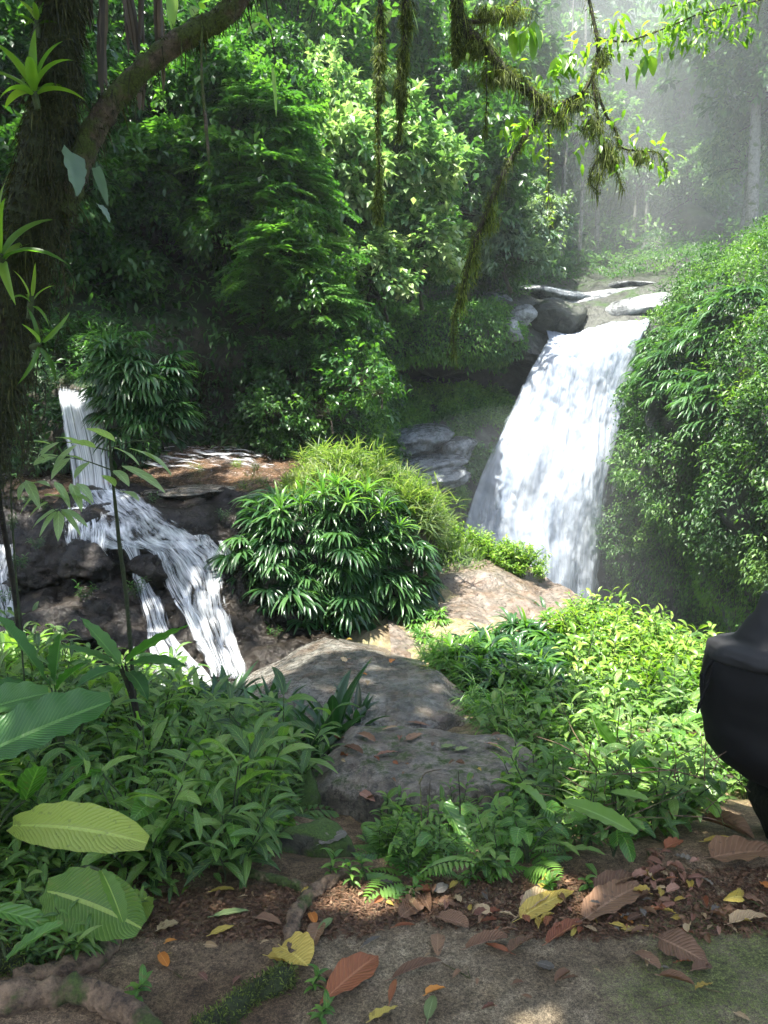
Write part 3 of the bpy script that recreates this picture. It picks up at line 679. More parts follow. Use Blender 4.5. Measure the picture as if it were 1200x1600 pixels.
# --- amphitheatre wall left of the big fall and behind it
bw = [[(430, 380, 30), (520, 390, 30), (620, 400, 30), (720, 405, 30), (820, 405, 31), (900, 395, 32), (980, 385, 32), (1080, 370, 30), (1200, 350, 28)],
      [(430, 470, 24), (540, 480, 23.5), (620, 480, 23), (720, 478, 23), (800, 470, 24), (860, 455, 25.5), (940, 440, 26), (1020, 430, 25), (1150, 420, 24)],
      [(430, 500, 22.4), (540, 505, 22), (620, 500, 21.6), (720, 500, 21.6), (790, 505, 22), (850, 540, 22.5), (930, 525, 22.5), (1010, 512, 22.3), (1100, 510, 22)],
      [(430, 550, 22), (540, 553, 21.6), (620, 553, 21.2), (720, 553, 21.3), (790, 553, 21.9), (850, 570, 22.4), (930, 560, 22.5), (1000, 555, 22.3), (1100, 560, 22)],
      [(430, 585, 23.6), (540, 585, 23.6), (620, 583, 23.6), (720, 583, 23.6), (790, 600, 23.6), (850, 620, 23.4), (930, 610, 23.3), (1000, 600, 22.8), (1100, 600, 22)],
      [(430, 640, 23), (540, 635, 22.6), (620, 625, 22.6), (720, 625, 22.4), (790, 650, 22.6), (850, 680, 23.2), (930, 680, 23.2), (1000, 680, 22.6), (1100, 680, 22)],
      [(430, 680, 21.8), (540, 680, 21.6), (620, 680, 21.6), (720, 690, 21.6), (790, 710, 22.2), (850, 760, 23), (930, 760, 23), (1000, 760, 22.4), (1100, 760, 22)],
      [(430, 760, 20.8), (540, 760, 20.6), (620, 755, 20.6), (700, 765, 20.9), (770, 790, 22), (850, 840, 23), (930, 840, 23), (1000, 840, 22.4), (1100, 840, 22)],
      [(430, 900, 20), (540, 900, 20), (620, 900, 20), (720, 900, 20.5), (790, 920, 22), (850, 950, 23), (930, 950, 23), (1000, 950, 22.4), (1100, 950, 22)],
      [(430, 1080, 20), (540, 1080, 20), (620, 1080, 20), (720, 1080, 20.5), (790, 1080, 22), (850, 1080, 23), (930, 1080, 23), (1000, 1080, 22.4), (1100, 1080, 22)]]
WV, WN = surf(bw, 190, 200, .28, .55, 5, 51)
tag(meshsurf('gorge_wall', WV, M['cliff']), kind='structure')
# --- right cliff
rc = [[(1040, 441, 34), (1130, 414, 30), (1230, 371, 26), (1400, 256, 24), (1700, 226, 22)],
      [(1052, 483.233, 25), (1110, 451, 22.5), (1215, 401, 19), (1360, 346, 17), (1700, 276, 15)],
      [(1036, 532.583, 22), (1095, 505.167, 19.5), (1205, 446, 16.5), (1350, 376, 14), (1700, 326, 11)],
      [(1006, 595, 21), (1075, 575, 18), (1200, 536.5, 14.8), (1350, 513, 12), (1700, 497.333, 9)],
      [(980, 700, 20.4), (1070, 700, 17.4), (1200, 700, 14.2), (1350, 700, 11.2), (1700, 700, 8)],
      [(975, 800, 20.4), (1070, 790, 17.3), (1200, 780, 14.0), (1350, 780, 10.8), (1700, 780, 7.6)],
      [(965, 880, 21.2), (1060, 860, 18.2), (1200, 850, 14.8), (1350, 850, 11.5), (1700, 850, 8)],
      [(950, 1000, 21.4), (1060, 1000, 18.4), (1200, 1000, 15), (1350, 1000, 11.8), (1700, 1000, 8)],
      [(940, 1180, 21.4), (1060, 1180, 18.4), (1200, 1180, 15), (1350, 1180, 11.8), (1700, 1180, 8)]]
RV, RN = surf(rc, 170, 180, .5, .6, 5, 61)
tag(meshsurf('right_cliff', RV, M['cliff']), kind='structure')
# --- far hillside
fh = [[(-900, 620, 30), (-300, 560, 30), (300, 480, 30), (620, 440, 28), (800, 425, 28), (960, 425, 29), (1100, 420, 29), (1300, 420, 27), (1900, 420, 22)],
      [(-900, 500, 34), (-300, 440, 34), (300, 400, 34), (620, 380, 32), (800, 385, 31), (960, 385, 33), (1100, 375, 33), (1300, 350, 30), (1900, 350, 25)],
      [(-900, 300, 38), (-300, 250, 38), (300, 250, 38), (620, 270, 36), (800, 290, 38), (960, 310, 42), (1100, 290, 39), (1300, 240, 34), (1900, 200, 27)],
      [(-900, 0, 43), (-300, 0, 43), (300, 50, 43), (620, 100, 43), (800, 140, 47), (960, 200, 54), (1100, 150, 48), (1300, 60, 40), (1900, 0, 32)],
      [(-900, -350, 52), (-300, -350, 52), (300, -250, 52), (620, -150, 54), (800, -50, 58), (960, 80, 70), (1100, -20, 60), (1300, -180, 50), (1900, -300, 40)],
      [(-900, -900, 62), (-300, -800, 62), (300, -600, 62), (620, -350, 64), (800, -200, 70), (960, 10, 85), (1100, -150, 74), (1300, -450, 62), (1900, -700, 50)]]
FV, FN = surf(fh, 90, 150, .9, .25, 5, 81)
tag(meshsurf('far_hillside', FV, rockmat('hill_earth', (.03, .045, .02), (.06, .09, .035), (.8, .95), .6, sc=.2, mosscol=(.035, .07, .02))), kind='structure')
# ground on which everything stands, out to the horizon, far below the gorge
hb = Buf(); hb.add([(-250, -150, -5.6), (250, -150, -5.6), (250, 250, -5.6), (-250, 250, -5.6)], [[0, 1, 2, 3]])
tag(hb.build('terrain', M['cliff']), kind='structure')

# --- individual rocks
def rockpx(name, px, py, Y, sx, sy, sz, mat, s, **k):
    c = P(px, py, Y); return rock(name, c, (sx, sy, sz), M[mat], s, **k)
cg = 'dark wet rocks in the small cascade'
for q in [(60, 905, 7.75, .42, .35, .17, 1, 'long dark wet rock at the far left of the small cascade'),
          (135, 880, 7.7, .42, .3, .24, 2, 'glossy black rock left of the small cascade, on the upper step'),
          (112, 985, 7.15, .62, .42, .24, 3, 'broad wet rock below the black rock, behind the left bank plants'),
          (235, 900, 7.65, .21, .2, .26, 4, 'black rock with a mossy right edge between two strands of the small cascade'),
          (268, 962, 7.3, .17, .2, .19, 5, 'dark rock under the split of the small cascade'),
          (385, 925, 7.6, .18, .25, .32, 6, 'dark rock on the right edge of the small cascade'),
          (400, 1010, 7.1, .16, .25, .22, 7, 'low dark rock at the right foot of the small cascade'),
          (205, 1020, 6.9, .2, .2, .17, 8, 'wet rock behind the tall thin sapling stem'),
          (300, 1030, 6.8, .15, .2, .15, 9, 'wet rock between the two lower water strands'),
          (150, 812, 8.2, .36, .3, .18, 10, 'round rock splashed at the foot of the water chute'),
          (225, 822, 8.1, .18, .2, .14, 11, 'rounded rock half under the splash of the chute'),
          (298, 805, 8.3, .15, .2, .12, 12, 'jagged wet rock right of the splash'),
          (345, 842, 8.0, .2, .2, .13, 13, 'small wet rock at the top right of the cascade'),
          (395, 800, 8.2, .2, .25, .10, 15, 'flat grey rock beside the fern mound at the stream')]:
    rockpx('rock', *q[:6], 'wetrock', q[6], label=q[7], group=cg, rot=q[6] * 1.1, cuts=12, amp=.4)
rock('rock', P(300, 772, 8.9) + [0, 0, .03], (.55, .5, .08), M['wetslab'], 31, label='low brown ledge rock in the stream above the cascade', group=cg, flat=.3)
sg = 'flat rocks stepping down the path'
rock('flat_rock', (.13, 4.18, -.40), (.76, .72, .42), M['slab'], 41, amp=.14, flat=.42, rot=.1, cuts=10, res=70, label='broad flat brown rock on the path, strewn with dead leaves', group=sg)
rock('flat_rock', (-.25, 6.05, -.60), (.98, 1.3, .58), M['wetslab'], 42, amp=.13, flat=.42, rot=.2, cuts=9, res=80, label='large wet grey rock with a crack, below the fern mound', group=sg)
rock('flat_rock', (.40, 5.3, -.66), (.34, .42, .36), M['wetslab'], 43, amp=.12, flat=.1, cuts=9, res=60, label='smaller grey rock beside the large wet rock', group=sg)
rock('flat_rock', (.30, 4.86, -.62), (.48, .26, .27), M['wetslab'], 44, amp=.12, flat=.15, cuts=9, res=60, label='low pale wet rock with a shallow puddle', group=sg)
rock('flat_rock', (-.30, 4.82, -.60), (.30, .22, .24), M['wetslab'], 45, amp=.14, flat=.1, cuts=9, res=50, label='small rock left of the puddle rock', group=sg)
rock('flat_rock', (-.42, 3.45, -.33), (.18, .15, .06), M['slab'], 46, amp=.1, flat=.2, res=40, label='small flat stone lying at the foot of the path step', group=sg)
rock('mossy_stone', (-.32, 3.05, -.16), (.20, .14, .15), M['mossrock'], 47, amp=.2, res=50, label='small moss covered stone beside the forked root', group='mossy stones')
rock('mossy_stone', (-.52, 4.15, -.50), (.28, .4, .34), M['mossrock'], 48, amp=.2, flat=.1, res=50, label='moss covered shoulder of rock at the left of the path', group='mossy stones')
rock('rock', (.78, 2.62, -.06), (.12, .07, .035), M['slab'], 49, label='small stone in the leaf litter', res=24)
# slope rock on the right of the mound, tilted up to the crest
sr = [[(575, 850, 10.9), (640, 842, 10.8), (700, 846, 10.6), (760, 862, 10.2), (830, 888, 9.8), (900, 925, 9.0), (960, 960, 8.3)],
      [(590, 905, 9.6), (650, 890, 9.6), (710, 885, 9.6), (770, 900, 9.2), (830, 925, 8.8), (890, 955, 8.3), (950, 990, 7.7)],
      [(600, 950, 8.4), (660, 945, 8.4), (730, 945, 8.3), (790, 955, 8.1), (840, 975, 7.8), (890, 1000, 7.4), (940, 1020, 7.1)],
      [(610, 1010, 7.1), (670, 1010, 7.1), (740, 1010, 7.1), (800, 1020, 7.0), (850, 1030, 6.8), (890, 1040, 6.7), (940, 1050, 6.6)],
      [(610, 1080, 6.4), (670, 1080, 6.4), (740, 1080, 6.4), (800, 1080, 6.4), (850, 1080, 6.4), (890, 1080, 6.3), (940, 1080, 6.3)]]
SV, SN = surf(sr, 110, 130, .07, 1.5, 5, 91)
st_ = fbm(np.stack([(SV[..., 0] + SV[..., 1] * .55) * 5, SV[..., 1] * .5, 0 * SV[..., 0]], -1), 1, 4, 93); SV[..., 2] += .025 * st_
tag(meshsurf('slope_rock', SV, M['streak']), kind='structure')
# fern mound (earth) and its shoulder toward the crest
mound = rock('fern_mound', P(518, 865, 8.35) + [0, .25, -.12], (.75, 1.05, 1.07), bankmat, 52, amp=.18, cuts=3, res=60, kind='structure')
lobe1 = rock('mound_lobe', P(620, 875, 8.7), (.55, .8, .72), bankmat, 54, amp=.2, cuts=3, res=40, kind='structure')
lobe2 = rock('mound_lobe', P(452, 900, 7.9), (.38, .5, .62), bankmat, 55, amp=.2, cuts=3, res=40, kind='structure')
shoulder = rock('mound_shoulder', P(690, 905, 10.1), (.85, .7, .42), bankmat, 53, amp=.18, cuts=2, res=40, kind='structure', rot=-.5)

# lip rocks round the head of the big fall
lg = 'rocks at the head of the big waterfall'
for q in [(868, 498, 23.4, 1.0, .9, .62, 'cliff', 61, .2, 'mossy dark boulder left of the head of the big waterfall'),
          (968, 492, 24.0, 1.8, 1.0, .55, 'lip', 62, .35, 'pale wet boulder right above the head of the big waterfall'),
          (925, 468, 25.2, 2.4, 1.3, .48, 'lip', 63, .5, 'long pale slab over the boulders at the fall head'),
          (1020, 455, 26.5, 2.3, 1.5, .50, 'lip', 64, .5, 'flat pale rock further up the stream above the fall'),
          (1060, 436, 28.5, 2.0, 1.4, .55, 'lip', 65, .4, 'rounded rock with a mossy cap above the fall'),
          (845, 468, 25.5, 2.0, 1.2, .50, 'ledge', 66, .4, 'grey ledge behind the mossy boulder'),
          (795, 520, 22.0, .42, .5, .45, 'lip', 67, .1, 'white wet rock in the gap left of the fall'),
          (817, 492, 22.4, .20, .4, .33, 'lip', 68, 0, 'small upright pale rock in the gap left of the fall'),
          (770, 478, 23.5, .6, .5, .45, 'ledge', 69, .1, 'dark blocky rock under the silvery shrub'),
          (1040, 520, 21.3, .5, .5, .35, 'cliff', 70, .1, 'dark rock at the right end of the fall lip'),
          (1085, 350, 34, 1.3, 1.2, .85, 'mossrock', 71, .1, 'sunlit yellow mossy boulder beneath the misty trees'),
          (1000, 400, 31, 1.8, 1.2, .45, 'cliff', 72, .2, 'low mossy rock band across the upper stream'),
          (1110, 395, 31, 1.4, 1.0, .5, 'cliff', 73, .2, 'mossy rock under the sunlit yellow boulder')]:
    rockpx('boulder', *q[:6], q[6], q[7], flat=q[8], label=q[9], group=lg, rot=q[7] * .9, cuts=9, amp=.18, tilt=(.12, -.12), cat='boulder')
lg = 'blue grey ledges in the gorge'
for q in [(640, 690, 20.9, 1.25, .9, .42, 74, 'upper dark sloping ledge left of the big waterfall'),
          (655, 728, 20.3, 1.35, .8, .28, 75, 'pale blue ledge below the upper ledge'),
          (680, 748, 19.9, .95, .7, .30, 76, 'lowest shining ledge in the gorge beside the pool'),
          (600, 742, 20.0, .8, .7, .35, 77, 'dark ledge partly behind the fern mound'),
          (715, 700, 21.0, .55, .6, .35, 78, 'small round ledge beneath the mossy wall')]:
    rockpx('ledge', *q[:6], 'ledge', q[6], flat=.3, label=q[7], group=lg, rot=.2, cuts=10, amp=.3, tilt=(.25, -.18), cat='rock ledge')

# ================================================================== WATER
def water(name, ctrl, n, m, mat, amp, sc, s, uvs=1.0, off=0.0, tint=.5, sy=1.0):
    A = np.asarray(ctrl, float); W = P(A[..., 0], A[..., 1], A[..., 2])
    V = catmull(catmull(W, n, 0), m, 1)
    nn = nrm(np.cross(np.gradient(V, axis=0), np.gradient(V, axis=1)))
    if (nn * (np.array([0, 0, CAMZ]) - V)).sum() < 0: nn = -nn
    q = V * np.array([1, 1, sy])
    V = V + nn * (off + amp * fbm(q, sc, 5, s))[..., None]
    return tag(meshsurf(name, V, mat, uvs, tint), kind='structure')
wm_big = watermat('falling_water', .22, .36, 6, 2.2, colA=(.20, .27, .38), colB=(.54, .59, .66), edge=.22, bump=.35)
wm_big2 = watermat('falling_water_front', .42, .68, 8, 3.0, colA=(.45, .51, .60), colB=(.62, .67, .74), edge=.2, bump=.3)
wm_veil = watermat('water_veil', .50, .64, 14, 1.2, colA=(.6, .68, .8), edge=.3)
bf = [[(835, 510, 24.0), (880, 520, 24.0), (930, 510, 24.0), (980, 500, 24.0), (1020, 496, 24.0)],
      [(850, 535, 22.2), (890, 530, 22.1), (930, 517, 22.0), (980, 510, 22.0), (1018, 507, 22.0)],
      [(822, 585, 21.6), (868, 565, 21.3), (920, 550, 21.2), (970, 545, 21.2), (1000, 540, 21.4)],
      [(788, 650, 21.2), (850, 640, 20.9), (900, 635, 20.8), (950, 630, 20.9), (982, 620, 21.0)],
      [(754, 720, 20.9), (820, 720, 20.5), (880, 720, 20.4), (930, 715, 20.5), (963, 710, 20.8)],
      [(722, 800, 20.6), (800, 800, 20.2), (860, 800, 20.1), (910, 800, 20.2), (945, 790, 20.6)],
      [(712, 880, 20.4), (800, 880, 20.0), (860, 880, 19.9), (905, 880, 20.0), (932, 880, 20.4)],
      [(706, 1030, 20.2), (800, 1030, 19.8), (860, 1030, 19.7), (905, 1030, 19.8), (930, 1030, 20.2)]]
water('waterfall', bf, 240, 150, wm_big, .16, 1.5, 5, sy=.35)
tin = np.full((200, 130), .46)
water('waterfall_front', bf[1:], 200, 130, wm_big2, .28, 1.2, 9, off=.22, tint=tin, sy=.4)
veil = [[(c[0][0] + 20, c[0][1], c[0][2]) , (c[2][0], c[2][1], c[2][2]), (c[-1][0] + 18, c[-1][1], c[-1][2])] for c in bf[1:]]
wsm = watermat('cascade_water', .42, .66, 8, 3.4, colA=(.6, .68, .78), edge=.22, bump=.3)
wth = watermat('thin_cascade_water', .46, .60, 12, 2.4, colA=(.6, .68, .76), edge=.2, bump=.5)
wch = watermat('chute_water', .34, .58, 11, 1.0, colA=(.55, .63, .73), edge=.12, bump=.4)
water('chute', [[(88, 600, 9.95), (150, 606, 9.95)], [(90, 617, 9.35), (146, 617, 9.35)], [(97, 660, 9.1), (162, 655, 9.1)], [(108, 710, 8.95), (172, 705, 8.95)], [(112, 760, 8.8), (180, 757, 8.8)], [(100, 805, 8.4), (200, 795, 8.4)]], 90, 40, wch, .05, 3, 3, sy=.3, tint=np.clip(.5 - .55 * np.clip(.16 - np.linspace(0, 1, 90)[:, None] + .10 * rng.standard_normal(40)[None].cumsum(1) * .35, 0, 1) * 4, 0, 1) - .1 * (rng.random((1, 40)) < .2))
def strand(name, rows, mat, off=.0, s=0, amp=.035, sc=4.0):
    """water laid over the rock face: rows of (left px, right px, py); the depth is read off the face"""
    rows = np.asarray(rows, float); n = 110; R = catmull(rows, n, 0); m = 34
    cx, cy_ = proj(CV)
    f = np.linspace(0, 1, m); X = R[:, :1] * (1 - f) + R[:, 1:2] * f; Yp = np.repeat(R[:, 2:3], m, 1)
    X = X + 6.0 * np.asarray(fbm(np.stack([X * .02, Yp * .02, 0 * X], -1), 1, 3, s + 5))
    flat = np.stack([cx.ravel(), cy_.ravel()], -1); dep = CV[..., 1].ravel()
    dd = (X.ravel()[:, None] - flat[None, :, 0]) ** 2 + (Yp.ravel()[:, None] - flat[None, :, 1]) ** 2
    k = np.argpartition(dd, 6, axis=1)[:, :6]; D = dep[k].min(1).reshape(X.shape)
    for it in range(2):   # smooth the sheet so that it hangs free of small pits
        Dp = np.pad(D, ((2, 2), (2, 2)), mode='edge'); D = sum(Dp[i:i + n, j:j + m] for i in range(5) for j in range(5)) / 25
    V = P(X, Yp, D - off)
    nn = nrm(np.cross(np.gradient(V, axis=0), np.gradient(V, axis=1)))
    if (nn * (np.array([0, 0, CAMZ]) - V)).sum() < 0: nn = -nn
    V = V + nn * (amp * fbm(V * [1, 1, .4], sc, 4, s))[..., None]
    return tag(meshsurf(name, V, mat), kind='structure')
strand('cascade_splash', [(105, 200, 765), (100, 250, 790), (105, 290, 815), (100, 325, 840), (150, 345, 858)], wsm, .11, 1, .05)
strand('cascade', [(180, 335, 845), (225, 355, 870), (255, 362, 905), (272, 368, 940), (290, 374, 980), (308, 384, 1020), (320, 398, 1060)], wsm, .11, 2, .05)
strand('cascade_strand', [(186, 216, 845), (200, 222, 885), (206, 240, 915), (212, 262, 950), (225, 272, 985), (228, 300, 1020), (235, 335, 1060), (235, 350, 1095)], wsm, .11, 3, .04)
strand('cascade_trickle', [(345, 360, 845), (352, 366, 862), (358, 372, 885)], wth, .2, 4, .02)
strand('cascade_trickle', [(-40, 24, 850), (-40, 26, 880), (-40, 30, 915), (-40, 32, 960), (-40, 30, 1010)], wsm, .11, 6, .03)
strand('cascade_trickle', [(296, 330, 835), (318, 348, 858), (330, 352, 880)], wsm, .11, 11, .03)
strand('cascade_trickle', [(240, 262, 862), (248, 275, 890), (262, 292, 925), (285, 310, 965), (300, 318, 1000)], wth, .13, 12, .03)
strand('cascade_trickle', [(205, 222, 1010), (200, 230, 1050), (205, 240, 1085)], wsm, .15, 13, .03)
strand('cascade_trickle', [(100, 170, 790), (90, 175, 820), (88, 178, 850), (110, 180, 868)], wth, .16, 7, .03)
water('stream', [[(225, 706, 11.3), (300, 704, 11.4), (380, 708, 11.3), (420, 716, 11.1)], [(215, 716, 10.7), (300, 718, 10.8), (380, 724, 10.6), (440, 738, 10.2)], [(205, 730, 10.1), (280, 738, 10.2), (370, 745, 10.0), (450, 748, 9.9)]], 50, 70,
      watermat('stream_water', .52, .66, 3, 9, edge=.2), .03, 3, 12, off=.06)
water('stream', [[(612, 846, 10.4), (640, 846, 10.4)], [(616, 868, 9.7), (640, 868, 9.7)], [(626, 885, 9.3), (665, 893, 9.3)]], 30, 16, wsm, .02, 4, 14, off=.08)
def pool(name, z, pts, col, rough=.05):
    m, n, N, L = newmat(name + '_water'); pb = N('ShaderNodeBsdfPrincipled'); pb.inputs['Base Color'].default_value = (*col, 1); pb.inputs['Roughness'].default_value = rough
    tc = N('ShaderNodeTexCoord'); ns = noise(N, L, 9, 4, .6, tc.outputs['Object']); bm = N('ShaderNodeBump'); bm.inputs['Strength'].default_value = .4; bm.inputs['Distance'].default_value = .03
    L(ns.outputs['Fac'], bm.inputs['Height']); L(bm.outputs[0], pb.inputs['Normal']); out = N('ShaderNodeOutputMaterial'); L(pb.outputs[0], out.inputs[0])
    b = Buf(); b.add([(x, y, z) for x, y in pts], [[0, 1, 2, 3]]); return tag(b.build(name, m), kind='structure')
pool('plunge_pool', -4.6, [(-6, 13), (9, 13), (9, 26), (-6, 26)], (.03, .05, .05))
pool('stream_pool', -.57, [(-6, 5.0), (-.75, 5.0), (-.75, 7.4), (-6, 7.4)], (.035, .04, .03))
# ================================================================== PLANTS
LM = [(60, 900, 'by the far left water trickle'), (60, 1120, 'by the largest ribbed leaf'), (130, 1290, 'by the yellow-green leaf'), (150, 1430, 'by the lower spotted big leaf'),
      (260, 1010, 'below the tall thin sapling'), (330, 1120, 'before the cascade foot'), (450, 1130, 'by the strap-leaved rosettes'), (300, 1300, 'mid left thicket'),
      (430, 1250, 'edging the stone path'), (330, 1390, 'over the bare brown earth'), (560, 1080, 'by the large wet rock'), (640, 1290, 'before the flat brown rock'),
      (720, 1350, 'above the leaf litter'), (740, 1010, 'beside the slope rock'), (760, 1110, 'beside the puddle rock'), (860, 980, 'under the right crest'),
      (930, 920, 'on the crest before the waterfall'), (1030, 1020, 'left above the black bag'), (900, 1120, 'mid right thicket'), (1050, 1150, 'left of the black bag'),
      (860, 1230, 'behind the long pale leaf'), (960, 1300, 'fronting the right thicket'), (1080, 1230, 'below the black bag'), (470, 720, 'on the mound top'),
      (600, 740, 'on the mound shoulder'), (430, 850, 'on the mound left face'), (560, 850, 'on the mound front'), (640, 940, 'at the mound right foot'),
      (480, 960, 'at the dark mound foot'), (720, 850, 'on the ridge by the pool'), (790, 880, 'on the ridge below the waterfall'), (190, 600, 'beside the water chute'),
      (90, 560, 'above the water chute'), (400, 740, 'beside the upper stream'), (1080, 560, 'high on the cliff'), (1150, 450, 'near the cliff top'), (1120, 700, 'in the middle cliff')]
def near(px, py):
    return min(LM, key=lambda q: (q[0] - px) ** 2 + (q[1] - py) ** 2)[2]
def onground(poly, n, dmin, r, ybox=(2.3, 10.5), xbox=(-4, 4.5)):
    out = []
    tries = 0
    while len(out) < n and tries < 60:
        tries += 1
        x = r.uniform(*xbox, 400); y = r.uniform(*ybox, 400); z = H(x, y); px, py = proj(np.stack([x, y, z], -1))
        ok = inpoly(px, py, poly)
        for i in np.nonzero(ok)[0]:
            q = (x[i], y[i], z[i])
            if all((q[0] - o[0]) ** 2 + (q[1] - o[1]) ** 2 > dmin ** 2 for o in out):
                out.append(q)
                if len(out) >= n: break
    return out
TH = 'x'
def plantout(pl, pts, base, group, r, sc=(.8, 1.2), tilt=.12, dz=-.02):
    for q in pts:
        px, py = proj(np.array(q))
        pl.put(int(r.integers(0, 99)), (q[0], q[1], q[2] + dz), (r.normal(0, tilt), r.normal(0, tilt), r.uniform(0, 6.28)), float(r.uniform(*sc)), base + ' ' + near(float(px), float(py)), group)

R1 = np.random.default_rng(5)
# --- left bank thicket of lance-leaved plants
left_poly = [(-160, 1000), (0, 1000), (60, 1030), (150, 1075), (290, 1115), (330, 1150), (430, 1195), (480, 1230), (462, 1290), (440, 1340), (350, 1375), (262, 1422), (240, 1412), (0, 1418), (-160, 1420)]
pl = Placer([lance_plant(i + 1, h=.40, ns=6, leafL=.15 + .02 * (i % 3), leafW=.034 + .006 * (i % 2)) for i in range(6)])
plantout(pl, onground(left_poly, 135, .15, R1), 'lance-leaved green plant', 'lance-leaved plants of the left thicket', R1, (.65, 1.15))
plantout(pl, onground([(-160, 1425), (0, 1425), (120, 1435), (215, 1440), (200, 1490), (60, 1510), (-160, 1530)], 26, .09, R1, (1.7, 3), (-2.5, 0)), 'low lance-leaved plant', 'lance-leaved plants of the left thicket', R1, (.28, .45))
pl.finish()
pl = Placer([broad_plant(20 + i, n=8, h=.42, L=.17, W=.085, kind=['ovate', 'heart', 'ovate'][i]) for i in range(3)])
plantout(pl, onground(left_poly, 26, .3, R1), 'broad-leaved green plant', 'broad-leaved plants of the left thicket', R1, (.7, 1.2)); pl.finish()
pl = Placer([fern_plant(30 + i, nf=8, L=.42, mat='lance', pw=.03, pin=10) for i in range(2)])
plantout(pl, onground(left_poly, 16, .35, R1), 'small green fern', 'ferns of the left thicket', R1, (.6, 1.0)); pl.finish()
front_left = [(0, 1440), (60, 1460), (200, 1480), (220, 1520), (0, 1540)]
pl = Placer([lance_plant(70, h=.09, ns=1, leafL=.06, leafW=.022, kind='ovate', mat='broad', name='seedling')])
for q in [(190, 1560), (60, 1475), (140, 1480), (480, 1590), (470, 1560), (590, 1385), (560, 1400), (625, 1400), (680, 1405), (420, 1310), (455, 1260), (370, 1340), (500, 1385), (935, 1390), (720, 1395), (860, 1385)]:
    x = P(q[0], q[1], 2.4); y0 = None
    for Yt in np.linspace(1.7, 6, 300):
        c = P(q[0], q[1], Yt)
        if c[2] <= H(c[0], c[1]): y0 = c; break
    pl.put(0, y0, (0, 0, R1.uniform(0, 6)), R1.uniform(.6, 1.1), 'tiny fresh green seedling ' + near(*q), 'seedlings on the earth')
pl.finish()
# strap-leaved rosettes at the stream's edge
pl = Placer([rosette(40 + i, n=17, L=.36, W=.05, mat='fan', grav=.45, kind='lance', cup=.25, el=(.35, 1.35), name='strap_leaved_rosette') for i in range(3)])
for k, (px, Y, s_) in enumerate([(345, 5.6, 1.0), (330, 5.2, .8), (420, 5.4, .9), (455, 5.0, .9), (520, 4.9, 1.15), (555, 5.1, .75), (390, 5.0, .8), (490, 4.6, .7), (300, 5.5, .8)]):
    x = (px - 600) / FPX * Y; pl.put(k, (x, Y, H(x, Y) - .02), (.1, .05, k * 1.3), s_ * 1.45,
        ['tallest strap-leaved rosette in front of the cascade foot', 'small strap-leaved rosette left of the tallest one', 'dark strap-leaved rosette beside the wet grey rock', 'strap-leaved rosette in the middle of the row by the path',
         'large strap-leaved rosette nearest the large wet rock', 'small rosette at the right end of the row', 'low rosette under the taller strap leaves', 'small rosette at the edge of the stone path', 'leftmost strap-leaved rosette by the water'][k], 'strap-leaved rosettes by the stream')
pl.finish()
# --- fern mound
mc = np.array(mound.location); 
mv = np.array([v.co[:] for v in mound.data.vertices]) + mc
mn = np.array([v.normal[:] for v in mound.data.vertices])
mv0, mn0 = mv, mn
for lo in (lobe1, lobe2):
    mv = np.concatenate([mv, np.array([v.co[:] for v in lo.data.vertices]) + np.array(lo.location)]); mn = np.concatenate([mn, np.array([v.normal[:] for v in lo.data.vertices])])
def moundpts(poly, n, dmin, r, V=mv, Nn=mn):
    px, py = proj(V); ok = np.nonzero(inpoly(px, py, poly) & ((Nn * (np.array([0, 0, CAMZ]) - V)).sum(-1) > -.6))[0]; r.shuffle(ok); out = []
    for i in ok:
        if all(np.linalg.norm(V[i] - V[j]) > dmin for j in out): out.append(i)
        if len(out) >= n: break
    return [(V[i], Nn[i]) for i in out]
face = [(395, 765), (450, 760), (530, 770), (600, 780), (645, 860), (650, 960), (630, 1000), (400, 1000), (385, 880)]
plS = Placer([fan_plant(100 + i, nf=6, L=.31, nl=13, side=True, wd=.030) for i in range(4)])
for p, n_ in moundpts(face, 110, .15, R1):
    px, py = proj(p); a = math.atan2(n_[0], -n_[1]); plS.put(int(R1.integers(0, 9)), p, (R1.normal(0, .15), R1.normal(0, .15), a + R1.normal(0, .4)), R1.uniform(.45, 1.15),
        'dark fan-leaved plant hanging ' + near(float(px), float(py)), 'fan-leaved plants hanging on the fern mound')
topp = [(380, 640), (640, 640), (720, 800), (680, 860), (630, 800), (560, 745), (490, 745), (420, 760), (370, 770)]
plG = Placer([grass_tuft(110 + i, n=90, L=.30, W=.011) for i in range(3)])
for p, n_ in moundpts(topp, 110, .10, R1):
    px, py = proj(p); plG.put(int(R1.integers(0, 9)), p - [0, 0, .02], (n_[1] * -.4 + R1.normal(0, .2), n_[0] * .4 + R1.normal(0, .2), R1.uniform(0, 6)), R1.uniform(.6, 1.6), 'pale grassy tuft ' + near(float(px), float(py)), 'grassy tufts on the ridge')
sv = np.array([v.co[:] for v in shoulder.data.vertices]); sm = np.array(Euler((0, 0, -.5)).to_matrix()); sv = sv @ sm.T + np.array(shoulder.location)
sn = np.array([v.normal[:] for v in shoulder.data.vertices]) @ sm.T
for p, n_ in moundpts([(600, 760), (700, 800), (830, 860), (860, 940), (700, 850), (640, 880)], 26, .16, R1, sv, sn):
    px, py = proj(p); plG.put(int(R1.integers(0, 9)), p, (0, 0, R1.uniform(0, 6)), R1.uniform(.6, .9), 'pale grassy tuft ' + near(float(px), float(py)), 'grassy tufts on the ridge')
plR = Placer([rosette(120 + i, n=16, L=.30, W=.030, mat='strap', grav=.8) for i in range(3)])
